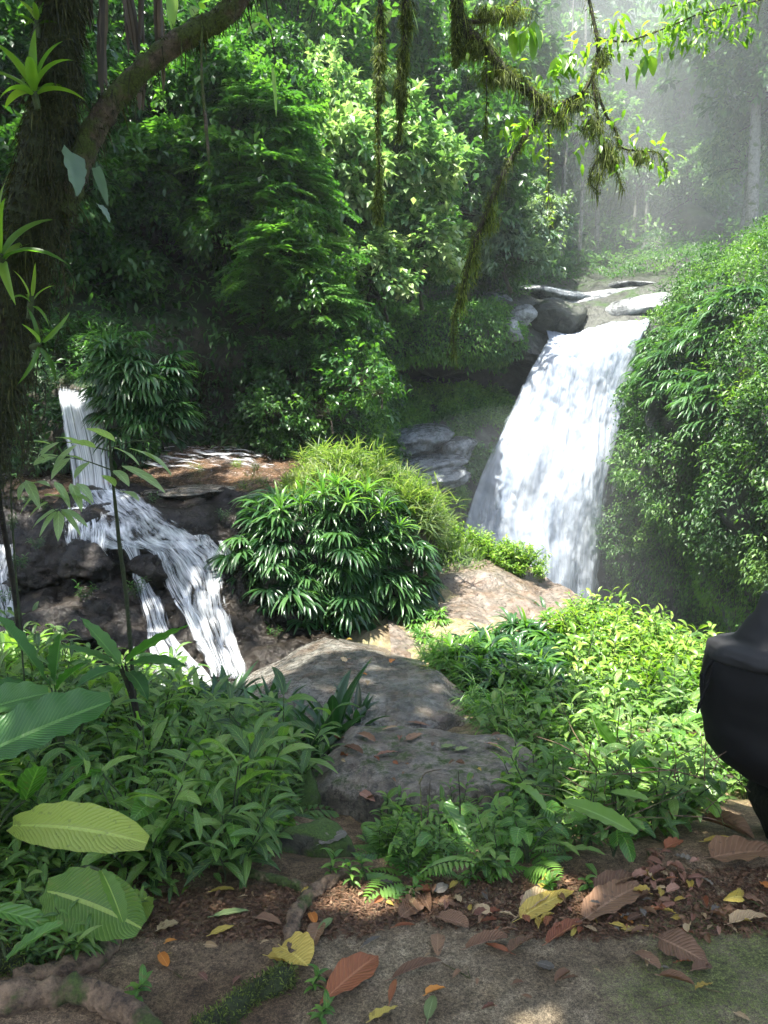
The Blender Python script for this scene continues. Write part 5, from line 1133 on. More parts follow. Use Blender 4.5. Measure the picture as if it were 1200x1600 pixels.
# forest wall
T1 = [tree(460 + i, 6.5, (2.3, 2.0, 2.5), 300, 30, .33, .16, 'far', spread=.12, name='forest_tree', tr=.16) for i in range(3)]
T2 = [tree(470 + i, 6.0, (1.9, 1.6, 2.3), 300, 28, .27, .13, 'tree', spread=.12, name='forest_tree', tr=.14) for i in range(2)]
T3 = [tree(480, 6.0, (1.8, 1.6, 2.2), 260, 28, .25, .12, 'bushy', spread=.13, name='forest_tree', tr=.14)]
p1, p2, p3 = Placer(T1), Placer(T2), Placer(T3)
fg = 'trees of the forest wall'
rows_ = [(p2, 440, 90, 19, 1.0, 'green tree at the top, left of the hanging mossy vines'), (p2, 560, 70, 23, 1.1, 'green tree directly behind the longest mossy vine'), (p3, 500, 130, 18, .7, 'yellow-green tree above the sunlit bushes'),
         (p2, 660, 150, 24, 1.0, 'green tree right of the sunlit bush, behind two mossy vines'), (p1, 760, 160, 27, 1.0, 'tree behind the thick mossy limb'),
         (p1, 740, 30, 31, 1.2, 'tall tree at the top centre'), (p1, 640, 10, 33, 1.2, 'tall tree at the top, left of centre'), (p1, 860, 70, 36, 1.2, 'misty tree behind the leafy twigs'), (p1, 880, 240, 31, .9, 'misty tree above the silvery shrubs'),
         (p1, 960, 170, 40, 1.3, 'misty tree with a rounded crown in the middle distance'), (p1, 985, 280, 35, .9, 'misty green tree above the fall head'), (p1, 1060, 210, 38, 1.2, 'misty tree left of the sunlit shrubs'), (p1, 1075, 300, 34, .7, 'low misty tree behind the yellow boulder'),
         (p1, 1130, 90, 34, 1.3, 'misty tall tree at the upper right'), (p3, 1160, 235, 29, .75, 'sunlit pale tree above the right cliff'), (p1, 1225, 130, 27, .9, 'shaded tree at the right edge'), 
         (p1, 1190, 20, 27, 1.1, 'dim tree in the top right corner'), (p2, 350, 30, 20, 1.1, 'green tree behind the leaning limb'), (p2, 240, 40, 19, 1.1, 'green tree behind the dry hanging strips'), (p1, 940, 60, 48, 1.2, 'faint tree just left of the patch of sky'), (p1, 1090, 30, 46, 1.2, 'faint tree just right of the patch of sky'),
         (p1, 1000, 90, 60, 1.3, 'faintest tree below the patch of sky'), (p2, 820, 300, 27, .7, 'dark tree behind the silvery shrubs'), (p2, 110, 60, 17, 1.1, 'dark green tree at the upper left'), (p2, 500, -40, 22, 1.2, 'green tree above the yellow-green tree')]
for k, (p_, px, py, Y, s_, lab) in enumerate(rows_):
    c = P(px, py, Y); p_.put(k, c - np.array([0, 0, 6.2 * s_]), (0, 0, k * 1.9), s_, lab, fg)
for p_ in (p1, p2, p3): p_.finish()
# thin pale trunks and dangling lianas in the mist
for k, (x0, y0, x1, y1, Y, rr, lab) in enumerate([(915, -60, 905, 400, 30, .06, 'thin pale trunk in the mist, nearest the silvery shrub'), (898, -60, 872, 400, 29, .04, 'thin pale liana left of the misty trunk'), (930, 180, 930, 420, 32, .09, 'pale straight trunk in the mist'), (1062, 120, 1058, 380, 36, .14, 'greyish trunk in the deep mist'),
        (1005, 260, 1010, 400, 33, .10, 'short pale trunk over the upper stream'), (800, 0, 806, 330, 27, .04, 'thin grey trunk behind the mossy branch'), (330, 215, 335, 330, 13.2, .13, 'pale trunk glimpsed between feather-leaved crowns')]):
    a, b_ = P(x0, y0, Y), P(x1, y1, Y); tb = Buf(); tube(tb, [b_ - [0, 0, .8], (a + b_) / 2 + [.1, 0, 0], a], [rr * 1.2, rr, rr * .7], 7, sub=5); o = tb.build('slender_trunk', M['greybark'], origin=b_); tag(o, lab, 'tree trunk', 'slender trunks in the mist')

# unseen canopy added to cast shade; crowns set along the sun direction
def canopy(seed, c, rad, root, n=95, per=20):
    c = np.asarray(c, float); o = empty('added_shade_tree', root, 'unseen tall tree added overhead to cast shade', 'tree', 'unseen canopy trees added for shade')
    lb = crown_buf(seed, rad, n, per, .30, .15, 'ovate', 2, .5, .16, hemi=-.9, c0=c); lb.build('crown', M['tree'], o, origin=root)
    tb = Buf(); rt = np.asarray(root, float); tube(tb, [rt, rt + [.1, 0, c[2] * .6], rt * [1, 1, 0] + (c - rt) * [.3, .3, 0] + [0, 0, c[2] * .92], c], [.25, .2, .14, .06], 8, sub=4, rough=.1); tb.build('trunk', M['bark'], o, origin=root)
CAN = []
for (x, y, z, t_, rx, ry, rt) in [(-3.1, 5.2, 0, 9.5, 2.0, 1.8, (-7.5, 4.5, -.3)), (-4.6, 8.0, .6, 9.5, 2.2, 1.9, (-8.5, 7.5, -.5)), (-2.6, 8.6, 1.0, 10, 1.3, 1.4, (-9, 9.5, -.5)), (-4.3, 11.6, 2.5, 9.5, 2.3, 1.4, (-9.5, 11, -.5)), (-1.9, 12.0, 2.0, 10.5, 1.3, 1.2, (-10, 12.5, -.5)), (-6.0, 13.5, 5, 9, 2.4, 1.8, (-12, 14, -.5)),
                            (-1.9, 3.3, 0, 7, 1.2, .7, (-5.5, 1.5, 0)), (-.1, 5.2, 0, 8.5, 1.2, 1.1, (-6.5, 3.0, 0)), (.1, 4.0, 0, 7.5, .8, .5, (-7, 1, 0)), (.2, 2.1, 0, 6, 1.7, 1.1, (-4.5, -1, 0)), (2.0, 2.2, 0, 6, 1.4, 1.0, (5.5, 0, 0)), (-1.5, 2.0, 0, 6.5, 1.3, 1.2, (-4, -2, 0)), (-2.1, 3.9, 2.3, 4.8, 1.0, .9, (-4.2, 1.8, 0))]:
    CAN.append((tuple(np.array([x, y, z]) + SUN * t_), (rx, ry, .85), rt))
for i, (c, rd, rt) in enumerate(CAN): canopy(500 + i, c, rd, rt)
# ================================================================== NEAR TREE, LIMBS, VINES
from mathutils.bvhtree import BVHTree
def blades_on(b, Vt, D, n, L, W, r, hang=.6, jit=.6, kind='strap', tint=None, off=0.0, k=2):
    Vf = Vt.reshape(-1, 3); Df = D.reshape(-1, 3); i = r.integers(0, len(Vf), n); p = Vf[i] + r.normal(0, .006, (n, 3)) + Df[i] * off
    d = nrm(Df[i] * .7 + np.array([0, 0, -hang]) + r.normal(0, jit, (n, 3)))
    leaves(b, p, d, L * r.uniform(.4, 1.4, n), W * r.uniform(.6, 1.3, n), .5, k, kind, .1, np.clip(r.normal(.5, .2, n), 0, 1) if tint is None else tint, r.normal(0, .8, n), r=r)
r = np.random.default_rng(77)
base = np.array([-2.5, 3.9, -.2])
tr = empty('mossy_tree', base, 'dark mossy tree trunk at the left edge carrying bromeliads, with a leaning limb', 'tree')
tp = [base, P(-72, 820, 3.9), P(-14, 650, 3.9), P(22, 480, 3.9), P(55, 330, 3.9), P(78, 180, 3.9), P(95, 40, 3.9), P(110, -120, 3.9), P(130, -500, 4.0)]
tb = Buf(); Vt, Dt = tube(tb, tp, [.22, .145, .115, .105, .115, .10, .088, .085, .08], 22, rough=.22, s=3, sub=10); tb.build('trunk', M['mossbark'], tr, origin=base)
mb = Buf(); blades_on(mb, Vt, Dt, 26000, .035, .006, r, hang=.9); blades_on(mb, Vt, Dt, 2600, .11, .007, r, hang=1.5, jit=.35, k=4); mb.build('moss', M['trunkmoss'], tr, origin=base)
lp = [P(95, 330, 3.95), P(128, 245, 3.95), P(165, 175, 3.95), P(215, 115, 3.95), P(290, 58, 3.95), P(350, 25, 3.95), P(400, -35, 3.95), P(520, -160, 4.0)]
tb = Buf(); Vl, Dl = tube(tb, lp, [.066, .060, .054, .052, .05, .052, .046, .04], 16, rough=.18, s=9, sub=10); tb.build('limb', M['bark'], tr, origin=base)
mb = Buf(); blades_on(mb, Vl, Dl, 2600, .03, .005, r); blades_on(mb, Vl, Dl, 220, .10, .006, r, hang=1.6, jit=.3, k=4); mb.build('limb_moss', M['trunkmoss'], tr, origin=base)
# dangling moss and root strands on the trunk
ms = Buf()
for q in range(70):
    y0 = r.uniform(60, 700); x0 = 95 - (y0 - 100) * .11 + r.uniform(-30, 45); a = P(x0 - max(0, y0 - 500) * .12, y0, 3.78); n_ = r.uniform(.1, .45)
    pts = [a, a + [r.normal(0, .02), 0, -n_ * .5], a + [r.normal(0, .03), 0, -n_]]; Vs, Ds = tube(ms, pts, [.0035, .003, .001], 4, sub=3); blades_on(ms, Vs, Ds, int(90 * n_ / .3), .022, .005, r, hang=1)
ms.build('hanging_moss', M['trunkmoss'], tr, origin=base)

# bromeliads
def brom(p, n, L, W, seed, label, tilt=(0, 0), el=(.2, 1.4)):
    o = rosette(seed, n=n, L=L, W=W, mat='brom', grav=.55, kind='strap', cup=.28, el=el, k=9, name='bromeliad', cat='bromeliad')
    o.location = Vector([float(x) for x in p]); o.rotation_euler = (tilt[0], tilt[1], seed); tag(o, label, 'bromeliad', 'bromeliads on the mossy trunk')
brom(P(55, 150, 3.70), 12, .30, .052, 601, 'largest light green bromeliad high on the mossy trunk', (.1, .1))
brom(P(5, 410, 3.70), 10, .34, .045, 602, 'bromeliad with long arching leaves half way down the trunk', (.3, .5), (.05, 1.1))
brom(P(48, 478, 3.70), 6, .17, .020, 603, 'small thin-leaved bromeliad with an upright yellow-green leaf', (.2, .3))
brom(P(58, 540, 3.72), 5, .22, .028, 604, 'drooping bromeliad low on the mossy trunk', (1.5, .6), (.2, .9))
brom(P(58, 42, 3.8), 9, .09, .025, 605, 'tiny pale bromeliad at the top of the trunk', (0, .2))
# climbing leaf on the trunk
o = empty('climbing_plant', P(110, 240, 3.78), 'notched blue-green leaf climbing beside the mossy trunk', 'plant')
for a, b_, w_, rl in [((112, 238), (120, 312), .125, .5), ((150, 262), (168, 330), .05, -.6), ((155, 320), (172, 360), .045, .2)]:
    q0, q1 = P(*a, 3.75), P(*b_, 3.68); lb = Buf(); leaves(lb, [q0], [q1 - q0 + [0.02, -.05, .05]], np.linalg.norm(q1 - q0) * 1.1, w_, .2, 12, 'heart', .1, .35, rl, 6, .06, r=r); lb.build('leaf', M['silver'], o, origin=o.location)
# dry hanging strips
dg = 'dry brown leaves hanging from above'
for k, (x0, y0, x1, y1, wd, lab) in enumerate([(163, -30, 160, 155, .055, 'widest dry brown leaf strip, beside the trunk'), (142, -30, 148, 70, .022, 'thin dark dry strip next to the trunk'), (195, -30, 213, 95, .045, 'dry strip curling right at its tip'), (190, -30, 196, 90, .018, 'narrow dry strip behind the curling one'),
                                     (221, -30, 222, 85, .040, 'long straight dry strip touching the leaning limb'), (246, -30, 250, 145, .042, 'dry strip at the right, passing behind the limb'), (226, 120, 228, 178, .034, 'reddish brown strip below the leaning limb'), (133, -30, 130, 60, .02, 'darkest short dry strip')]):
    a, b_ = P(x0, y0, 4.15), P(x1, y1, 4.15); lb = Buf(); L_ = np.linalg.norm(b_ - a)
    for q in range(3): leaves(lb, [a + r.normal(0, .008, 3)], [b_ - a + r.normal(0, .02, 3)], L_ * r.uniform(.7, 1), wd * r.uniform(.6, 1), .02, 14, 'oblong', .45, r.uniform(.1, .7), r.uniform(-1.2, 1.2), 4, .06, r=r)
    o = lb.build('dry_leaf_strip', M['brombrown'], origin=a); tag(o, lab, 'dry leaf', dg)
# lianas
def vine(pts, rad, label, Y=4.2, mossn=0, mossL=.03, mat='darkstem', group='mossy vines hanging from above', name='hanging_vine', leafn=0, lumps=()):
    W_ = [P(x, y, Y) for x, y in pts]; o = empty(name, W_[0], label, 'vine', group)
    tb = Buf(); Vv, Dv = tube(tb, W_, rad, 7, rough=.2, s=len(pts), sub=8); tb.build('stem', M[mat], o, origin=W_[0])
    if mossn:
        mb = Buf(); w = (np.arange(len(Vv)) / len(Vv)); blades_on(mb, Vv, Dv, mossn, mossL, .006, r, hang=1.3, jit=.5, k=3)
        for (x, y, s_, n_) in lumps:
            c = P(x, y, Y); q = c + r.normal(0, 1, (n_, 3)) * np.array([s_, s_, s_ * 2.6]); leaves(mb, q, nrm(r.normal(0, .5, (n_, 3)) + [0, 0, -1]), mossL * 1.3 * r.uniform(.3, 1.4, n_), .0042, .4, 3, 'strap', .1, np.clip(r.normal(.45, .2, n_), 0, 1), r.normal(0, .8, n_), r=r)
        mb.build('moss', M['moss'], o, origin=W_[0])
    if leafn:
        lb = Buf(); i = r.integers(0, len(Vv), leafn); leaves(lb, Vv[i, 0], sphdirs(leafn, r, -.8, .4), .032, .018, .4, 3, 'ovate', .1, .9, r=r); lb.build('leaves', M['brom'], o, origin=W_[0])
    return o
vine([(593, -60), (594, 60), (590, 180), (593, 270), (591, 345)], [.014, .013, .006, .005, .006], 'longest mossy vine, ending in a thick mossy tip', mossn=1700, lumps=[(595, 40, .012, 400), (594, 90, .014, 600), (594, 140, .013, 500), (592, 322, .014, 420), (591, 300, .010, 200)])
vine([(633, -60), (634, 40), (629, 100), (626, 170), (624, 215)], [.016, .017, .010, .007, .003], 'shorter mossy vine right of the longest one', mossn=1500, lumps=[(636, 30, .016, 700), (631, 90, .014, 500), (626, 130, .020, 700), (628, 150, .013, 300)])
vine([(316, 20), (315, 110), (322, 200), (327, 258)], [.006, .006, .009, .005], 'bare thin vine hanging from the leaning limb', Y=3.9, mat='bark')
vine([(713, -60), (714, 30), (713, 98)], [.018, .018, .004], 'thick short mossy vine at the top centre', mossn=1400, lumps=[(714, 20, .015, 500), (713, 60, .013, 500)])
vine([(760, 90), (760, 170), (757, 212)], [.003, .004, .002], 'thin vine with small leaves below the mossy limb', mossn=250, leafn=8)
vine([(856, 185), (858, 240), (857, 300), (862, 350)], [.003, .003, .002, .001], 'dangling leafy vine with tiny round leaves at the right', mossn=120, leafn=26)
vine([(283, 60), (284, 105)], [.003, .002], 'shortest rootlet under the leaning limb', Y=3.9, mat='bark')
# the big mossy branch
bb = P(690, -90, 4.3); br = empty('mossy_branch', bb, 'crooked moss-laden branch hanging in at the top, forking to the right', 'branch')
segs = [([(690, -90), (722, 35), (760, 80), (810, 130), (852, 160)], [.03, .03, .028, .024, .022], 'bough', 2600),
        ([(852, 160), (820, 215), (790, 265), (765, 320), (742, 380), (728, 430), (718, 470), (709, 500), (710, 555)], [.022, .016, .014, .013, .016, .012, .008, .005, .002], 'drooping_bough', 2400),
        ([(905, -60), (925, 20), (935, 80), (925, 120), (895, 165), (870, 180), (852, 165)], [.008, .009, .010, .011, .010, .008, .008], 'side_bough', 900),
        ([(925, 120), (945, 175), (962, 205), (970, 230), (1000, 236), (1030, 240), (1045, 270)], [.009, .007, .006, .005, .004, .003, .002], 'twig', 700),
        ([(925, 120), (935, 190), (942, 235), (960, 262), (974, 296)], [.008, .007, .009, .006, .002], 'twig', 800),
        ([(942, 235), (925, 265), (922, 285), (935, 300)], [.006, .004, .003, .002], 'twig', 350),
        ([(935, 60), (975, 65), (1010, 55), (1050, 40), (1100, 20), (1190, 0)], [.006, .005, .005, .004, .004, .003], 'twig', 250),
        ([(722, 35), (770, 30), (800, 10), (830, -40)], [.012, .010, .009, .008], 'side_bough', 500),
        ([(865, 170), (900, 150), (920, 145)], [.012, .010, .008], 'twig', 300)]
def dY(x): return 4.3 + (x - 850) * .0006
lb = Buf()
for pts, rad, nm_, n_ in segs:
    W_ = [P(x, y, dY(x)) for x, y in pts]; tb = Buf(); Vv, Dv = tube(tb, W_, rad, 8, rough=.3, s=n_, sub=8); part_ = tb.build(nm_, M['darkstem'], br, origin=bb)
    mb = Buf(); blades_on(mb, Vv, Dv, n_, .018, .005, r, hang=.5, jit=.8, k=2); blades_on(mb, Vv, Dv, n_ // 8, .09, .004, r, hang=2.2, jit=.3, k=4)
    mo = mb.build('moss', M['moss'], part_); mo.data.transform(Matrix.Translation(Vector([-float(x) for x in bb])))
mb = Buf()
for (x, y, sx, sz, n_, ll) in [(740, 70, .05, .02, 900, .10), (780, 115, .06, .02, 900, .09), (850, 160, .025, .03, 500, .05), (875, 185, .03, .02, 300, .06), (925, 195, .03, .03, 400, .08), (945, 240, .025, .04, 600, .07), (1000, 245, .025, .02, 260, .07), (960, 250, .02, .03, 300, .06), (765, 340, .02, .05, 500, .05), (740, 400, .02, .06, 500, .05), (722, 460, .013, .05, 350, .04), (942, 90, .022, .03, 500, .05), (800, 20, .05, .02, 500, .08), (900, 160, .04, .015, 400, .07), (760, 20, .04, .02, 500, .08), (935, 275, .02, .02, 200, .05)]:
    c = P(x, y, dY(x)); q = c + r.normal(0, 1, (n_, 3)) * np.array([sx, .02, sz]); leaves(mb, q, nrm(r.normal(0, .45, (n_, 3)) + [0, 0, -1]), ll * r.uniform(.2, 1.0, n_), .0042, .3, 3, 'strap', .1, np.clip(r.normal(.55, .22, n_), 0, 1), r.normal(0, .9, n_), r=r)
mb.build('hanging_moss', M['moss'], br, origin=bb)
lv = Buf()
def tuft(x, y, n_, L_, W_, dn=-.4, kind='lance', sp=.03, t=.6):
    c = P(x, y, dY(x)); d = nrm(r.normal(0, .7, (n_, 3)) + [0, 0, dn]); leaves(lv, c + r.normal(0, sp, (n_, 3)), d, L_ * r.uniform(.7, 1.2, n_), W_, .6, 4, kind, .15, np.clip(r.normal(t, .2, n_), 0, 1), r.normal(0, .4, n_), r=r)
for (x, y, n_) in [(880, 110, 9), (895, 95, 9), (870, 120, 8), (905, 70, 8), (975, 45, 10), (960, 30, 8), (1000, 55, 12), (985, 85, 10), (945, 75, 9), (1030, 60, 10), (820, 190, 12), (800, 205, 12), (840, 230, 10), (810, 215, 8), (890, 190, 8), (850, 210, 8), (1035, 240, 8), (1042, 268, 8), (985, 215, 6), (1020, 235, 7), (780, 180, 6), (940, 205, 5), (910, 230, 5), (1050, 60, 6)]: tuft(x, y, n_, .075, .022)
for q in range(46): tuft(*[(760, 80), (800, 130), (852, 160), (880, 175), (925, 100), (940, 190), (900, 165), (830, 215), (950, 245), (1000, 235), (935, 60), (790, 15)][q % 12], 3, .05, .02, sp=.07, t=.55)
for q in range(60): tuft(r.uniform(1040, 1180), r.uniform(-10, 62) * (1 - .0) , 5, .055, .016, sp=.025, t=.45)
for q in range(14): tuft(r.uniform(1050, 1110), r.uniform(40, 80), 4, .05, .015, sp=.02, t=.6)
for (x, y) in [(800, 45), (822, 48), (835, 40), (868, 85), (893, 85), (740, 55), (1010, 88)]: tuft(x, y, 4, .14, .055, -1.2, 'ovate', .012, .5)
lv.build('leaves', M['brom'], br, origin=bb)
o = empty('leafy_twig', P(410, -40, 4.4), 'leafy twig with yellowish ovate leaves at the top beside the leaning limb', 'twig'); lb = Buf(); tb = Buf()
tube(tb, [P(410, -60, 4.4), P(418, 20, 4.4), P(430, 90, 4.4), P(424, 110, 4.4)], [.004, .004, .003, .001], 4, sub=4); tb.build('twig', M['darkstem'], o, origin=o.location)
for (a, b_, w_) in [((400, 20), (430, 45), .05), ((405, 35), (385, 50), .05), ((425, 100), (432, 175), .035), ((305, 10), (300, 25), .05), ((312, 12), (320, 5), .04), ((268, -20), (268, 42), .07), ((640, 5), (655, 45), .04), ((610, 15), (600, 40), .04)]:
    q0, q1 = P(*a, 4.4), P(*b_, 4.35); leaves(lb, [q0], [q1 - q0], np.linalg.norm(q1 - q0) * 1.1, w_, .2, 6, 'ovate', .1, .7, .5, 4, .02, r=r)
lb.build('leaves', M['brom'], o, origin=o.location)

# ================================================================== ROOTS, STICKS, FALLEN LEAVES
bvs = []
for ob in list(scene.objects):
    if ob.type == 'MESH' and ob.name.split('.')[0] in ('ground', 'flat_rock', 'mossy_stone', 'slope_rock'):
        mw = Matrix.Translation(ob.location) @ ob.rotation_euler.to_matrix().to_4x4()
        bvs.append(BVHTree.FromPolygons([mw @ v.co for v in ob.data.vertices], [p.vertices[:] for p in ob.data.polygons]))
def hit(px, py):
    d = Vector([float(x) for x in nrm(ray(px, py))]); best = None
    for b_ in bvs:
        h = b_.ray_cast(Vector((0, 0, CAMZ)), d, 30)
        if h[0] is not None and (best is None or h[3] < best[1]): best = (h[0], h[3], h[1])
    return np.array(best[0]), np.array(best[2])
def lying(name, cat, pts, rad, mat, label, lift=.3, group=None, moss=0, ns=18, rough=.32):
    W_ = [hit(x, y)[0] + [0, 0, rr * lift] for (x, y), rr in zip(pts, rad)]; o = empty(name, W_[0], label, cat, group) if moss else None
    tb = Buf(); Vv, Dv = tube(tb, W_, rad, ns, rough=rough, s=len(pts) + int(pts[0][0]), sub=16)
    for e_ in (0, -1): c = Vv[e_].mean(0); k_ = len(Vv[e_]); tb.add(np.concatenate([Vv[e_], c[None] + Vv[e_] * 0 + (Vv[e_] - c) * .2]), [[i, (i + 1) % k_, k_ + (i + 1) % k_, k_ + i] for i in range(k_)])
    m_ = tb.build('wood' if o else name, M[mat], o, origin=W_[0])
    if o:
        mb = Buf(); blades_on(mb, Vv, Dv, moss, .014, .004, r, hang=-.2); mb.build('moss', M['moss'], o, origin=W_[0])
    else: tag(m_, label, cat, group)
lying('root', 'root', [(-60, 1585), (40, 1572), (110, 1562), (165, 1575), (210, 1600), (250, 1640)], [.040, .040, .038, .036, .034, .03], 'rootbark', 'pale brown curved root at the bottom left corner', .7, 'roots across the earth')
lying('root', 'root', [(20, 1545), (90, 1530), (150, 1505), (175, 1480), (185, 1460)], [.035, .034, .034, .03, .025], 'rootbark', 'dull brown root behind the pale corner root', .5, 'roots across the earth')
lying('root', 'root', [(310, 1625), (345, 1600), (390, 1565), (430, 1545), (450, 1530)], [.03, .028, .027, .03, .028], 'mossbark', 'mossy root stub at the bottom, left of the long orange-brown leaf', .6, 'roots across the earth', moss=2600)
lying('root', 'root', [(460, 1500), (455, 1470), (462, 1435), (485, 1405), (515, 1382), (550, 1360)], [.022, .023, .024, .026, .024, .018], 'rootbark', 'forked root curving up to the moss covered stone', .5, 'roots across the earth')
lying('root', 'root', [(345, 1360), (385, 1368), (430, 1378), (480, 1395)], [.018, .018, .018, .02], 'rootbark', 'straight root meeting the forked root from the left', .5, 'roots across the earth')
lying('root', 'root', [(-20, 1520), (20, 1510), (45, 1530)], [.04, .035, .02], 'mossbark', 'mossy root knob at the left edge', .5, 'roots across the earth', moss=900)
lying('root', 'root', [(1085, 1245), (1130, 1225), (1210, 1235)], [.03, .035, .04], 'darkstem', 'dark fallen log beneath the black bag', .6, 'roots across the earth')
sg = 'thin sticks in the leaf litter'
for k, (a, b_, rr) in enumerate([((1000, 1300), (1090, 1350), .003), ((700, 1422), (745, 1375), .003), ((1010, 1330), (1035, 1400), .004), ((1040, 1470), (1020, 1400), .002), ((1090, 1540), (1130, 1552), .002), ((730, 1510), (735, 1530), .001), ((970, 1375), (1040, 1385), .003), ((1060, 1370), (1150, 1385), .002),
                                 ((1030, 1350), (1045, 1300), .003), ((1000, 1400), (1060, 1380), .002), ((800, 1425), (870, 1445), .002), ((1080, 1400), (1130, 1440), .002), ((120, 1530), (190, 1508), .0025), ((230, 1505), (285, 1530), .002), ((690, 1505), (735, 1530), .0018), ((1020, 1580), (1060, 1568), .0015)]):
    lying('stick', 'stick', [a, ((a[0] + b_[0]) / 2 + r.normal(0, 4), (a[1] + b_[1]) / 2 + r.normal(0, 4)), b_], [rr, rr, rr * .6], 'rootbark', 'thin dry stick ' + ['in the litter below the black bag', 'rising from the low leaves in the centre', 'standing by the pile of reddish leaves', 'crossing the pile of reddish leaves', 'on the mossy slab at the right', 'on the slab in the middle', 'left of the pile of reddish leaves', 'right of the pile of reddish leaves', 'poking out of the right thicket', 'lying over the reddish leaves', 'by the paired yellowish leaves', 'near the right edge litter', 'beside the dull brown root', 'on the brown earth', 'at the end of the long curled leaf', 'on the moss at the bottom right'][k], 1.2, sg, ns=5)
o = empty('upright_twig', hit(665, 1330)[0], 'two bare dark twigs standing before the flat brown rock', 'twig'); tb = Buf()
for (x, y, x2, y2, x3, y3) in [(660, 1320, 658, 1262, 656, 1215), (662, 1320, 668, 1280, 672, 1220), (718, 1300, 719, 1255, 716, 1205), (655, 1225, 665, 1208, 690, 1202)]:
    tube(tb, [P(x, y, 3.05), P(x2, y2, 3.05), P(x3, y3, 3.05)], [.004, .003, .0015], 5, sub=4)
tb.build('twigs', M['darkstem'], o, origin=o.location)
tk = empty('tangle_of_twigs', hit(1000, 1330)[0], 'tangle of thin bare twigs and stalks in the right thicket', 'twigs'); tb = Buf()
for q in range(46):
    x, y = r.uniform(860, 1120), r.uniform(1180, 1350); a = P(x, y, 2.75 + r.uniform(0, .6)); d = nrm(r.normal(0, 1, 3) * [1, .5, .6] + [.2, 0, .3]) * r.uniform(.12, .4); tube(tb, [a, a + d * .5 + r.normal(0, .015, 3), a + d], [.0028, .0022, .001], 4, sub=3)
tb.build('twigs', M['rootbark'], tk, origin=tk.location)

def deadmat(nm_, cols, rough=.55, spots=None, trans=.12): return leafmat(nm_, cols, rough, trans, veins=13, midrib=.3, spots=spots, tcol=(1.6, 1.3, .7), spec=.4)
M['dbrown'] = deadmat('brown_dead_leaf', [G(.07, .035, .018), G(.16, .085, .045), G(.27, .16, .09)], spots=(.05, .03, .02))
M['dred'] = deadmat('russet_dead_leaf', [G(.13, .04, .018), G(.24, .08, .03), G(.36, .15, .06)])
M['dorange'] = deadmat('orange_dead_leaf', [G(.35, .11, .02), G(.5, .18, .03), G(.6, .28, .06)])
M['dyellow'] = deadmat('yellow_dead_leaf', [G(.28, .19, .03), G(.42, .31, .06), G(.5, .42, .1)], spots=(.14, .10, .03))
M['dtan'] = deadmat('tan_dead_leaf', [G(.22, .14, .07), G(.38, .27, .14), G(.5, .38, .22)], spots=(.12, .07, .03))
M['dpink'] = deadmat('pinkish_dead_leaf', [G(.12, .05, .03), G(.26, .125, .08), G(.40, .24, .165)])
M['dgrey'] = deadmat('grey_dead_leaf', [G(.07, .06, .05), G(.14, .125, .10), G(.22, .2, .16)], spots=(.04, .03, .02))
M['dgreen'] = deadmat('green_fallen_leaf', [G(.10, .14, .05), G(.17, .23, .08), G(.26, .32, .12)])
def fallen(a, b_, w_, mat, label, curl=.25, kind='ovate', roll=0, grav=.12, lift=.008, wave=.05, t=.5, group='fallen leaves'):
    p, n1 = hit(*a); q, n2 = hit(*b_); L_ = np.linalg.norm(q - p) + 1e-4; n_ = nrm(n1 + n2); d = q - p
    if w_ < 0 and L_ > .075: d = d * (.075 / L_); L_ = .075 + .03 * r.random()
    wv = w_ if w_ > 0 else L_ * -w_
    lb = Buf(); leaves(lb, [p + n_ * (lift + wv * .12)], [d + n_ * L_ * grav * .9], L_ * 1.03, wv, grav, 12, kind, curl, t, roll, 6, wave, r=r)
    pt = Buf(); Pm = p + n_ * (lift + wv * .12); tube(pt, [Pm - d / L_ * L_ * .14, Pm, Pm + d * .05], [.0012, .0016, .001], 4); v, f, uv, t_ = pt.arrays(); lb.add(v, f, [[.5, .5]] * len(v), .2)
    o = lb.build('fallen_leaf', M[mat], origin=p); tag(o, label, 'fallen leaf', group)
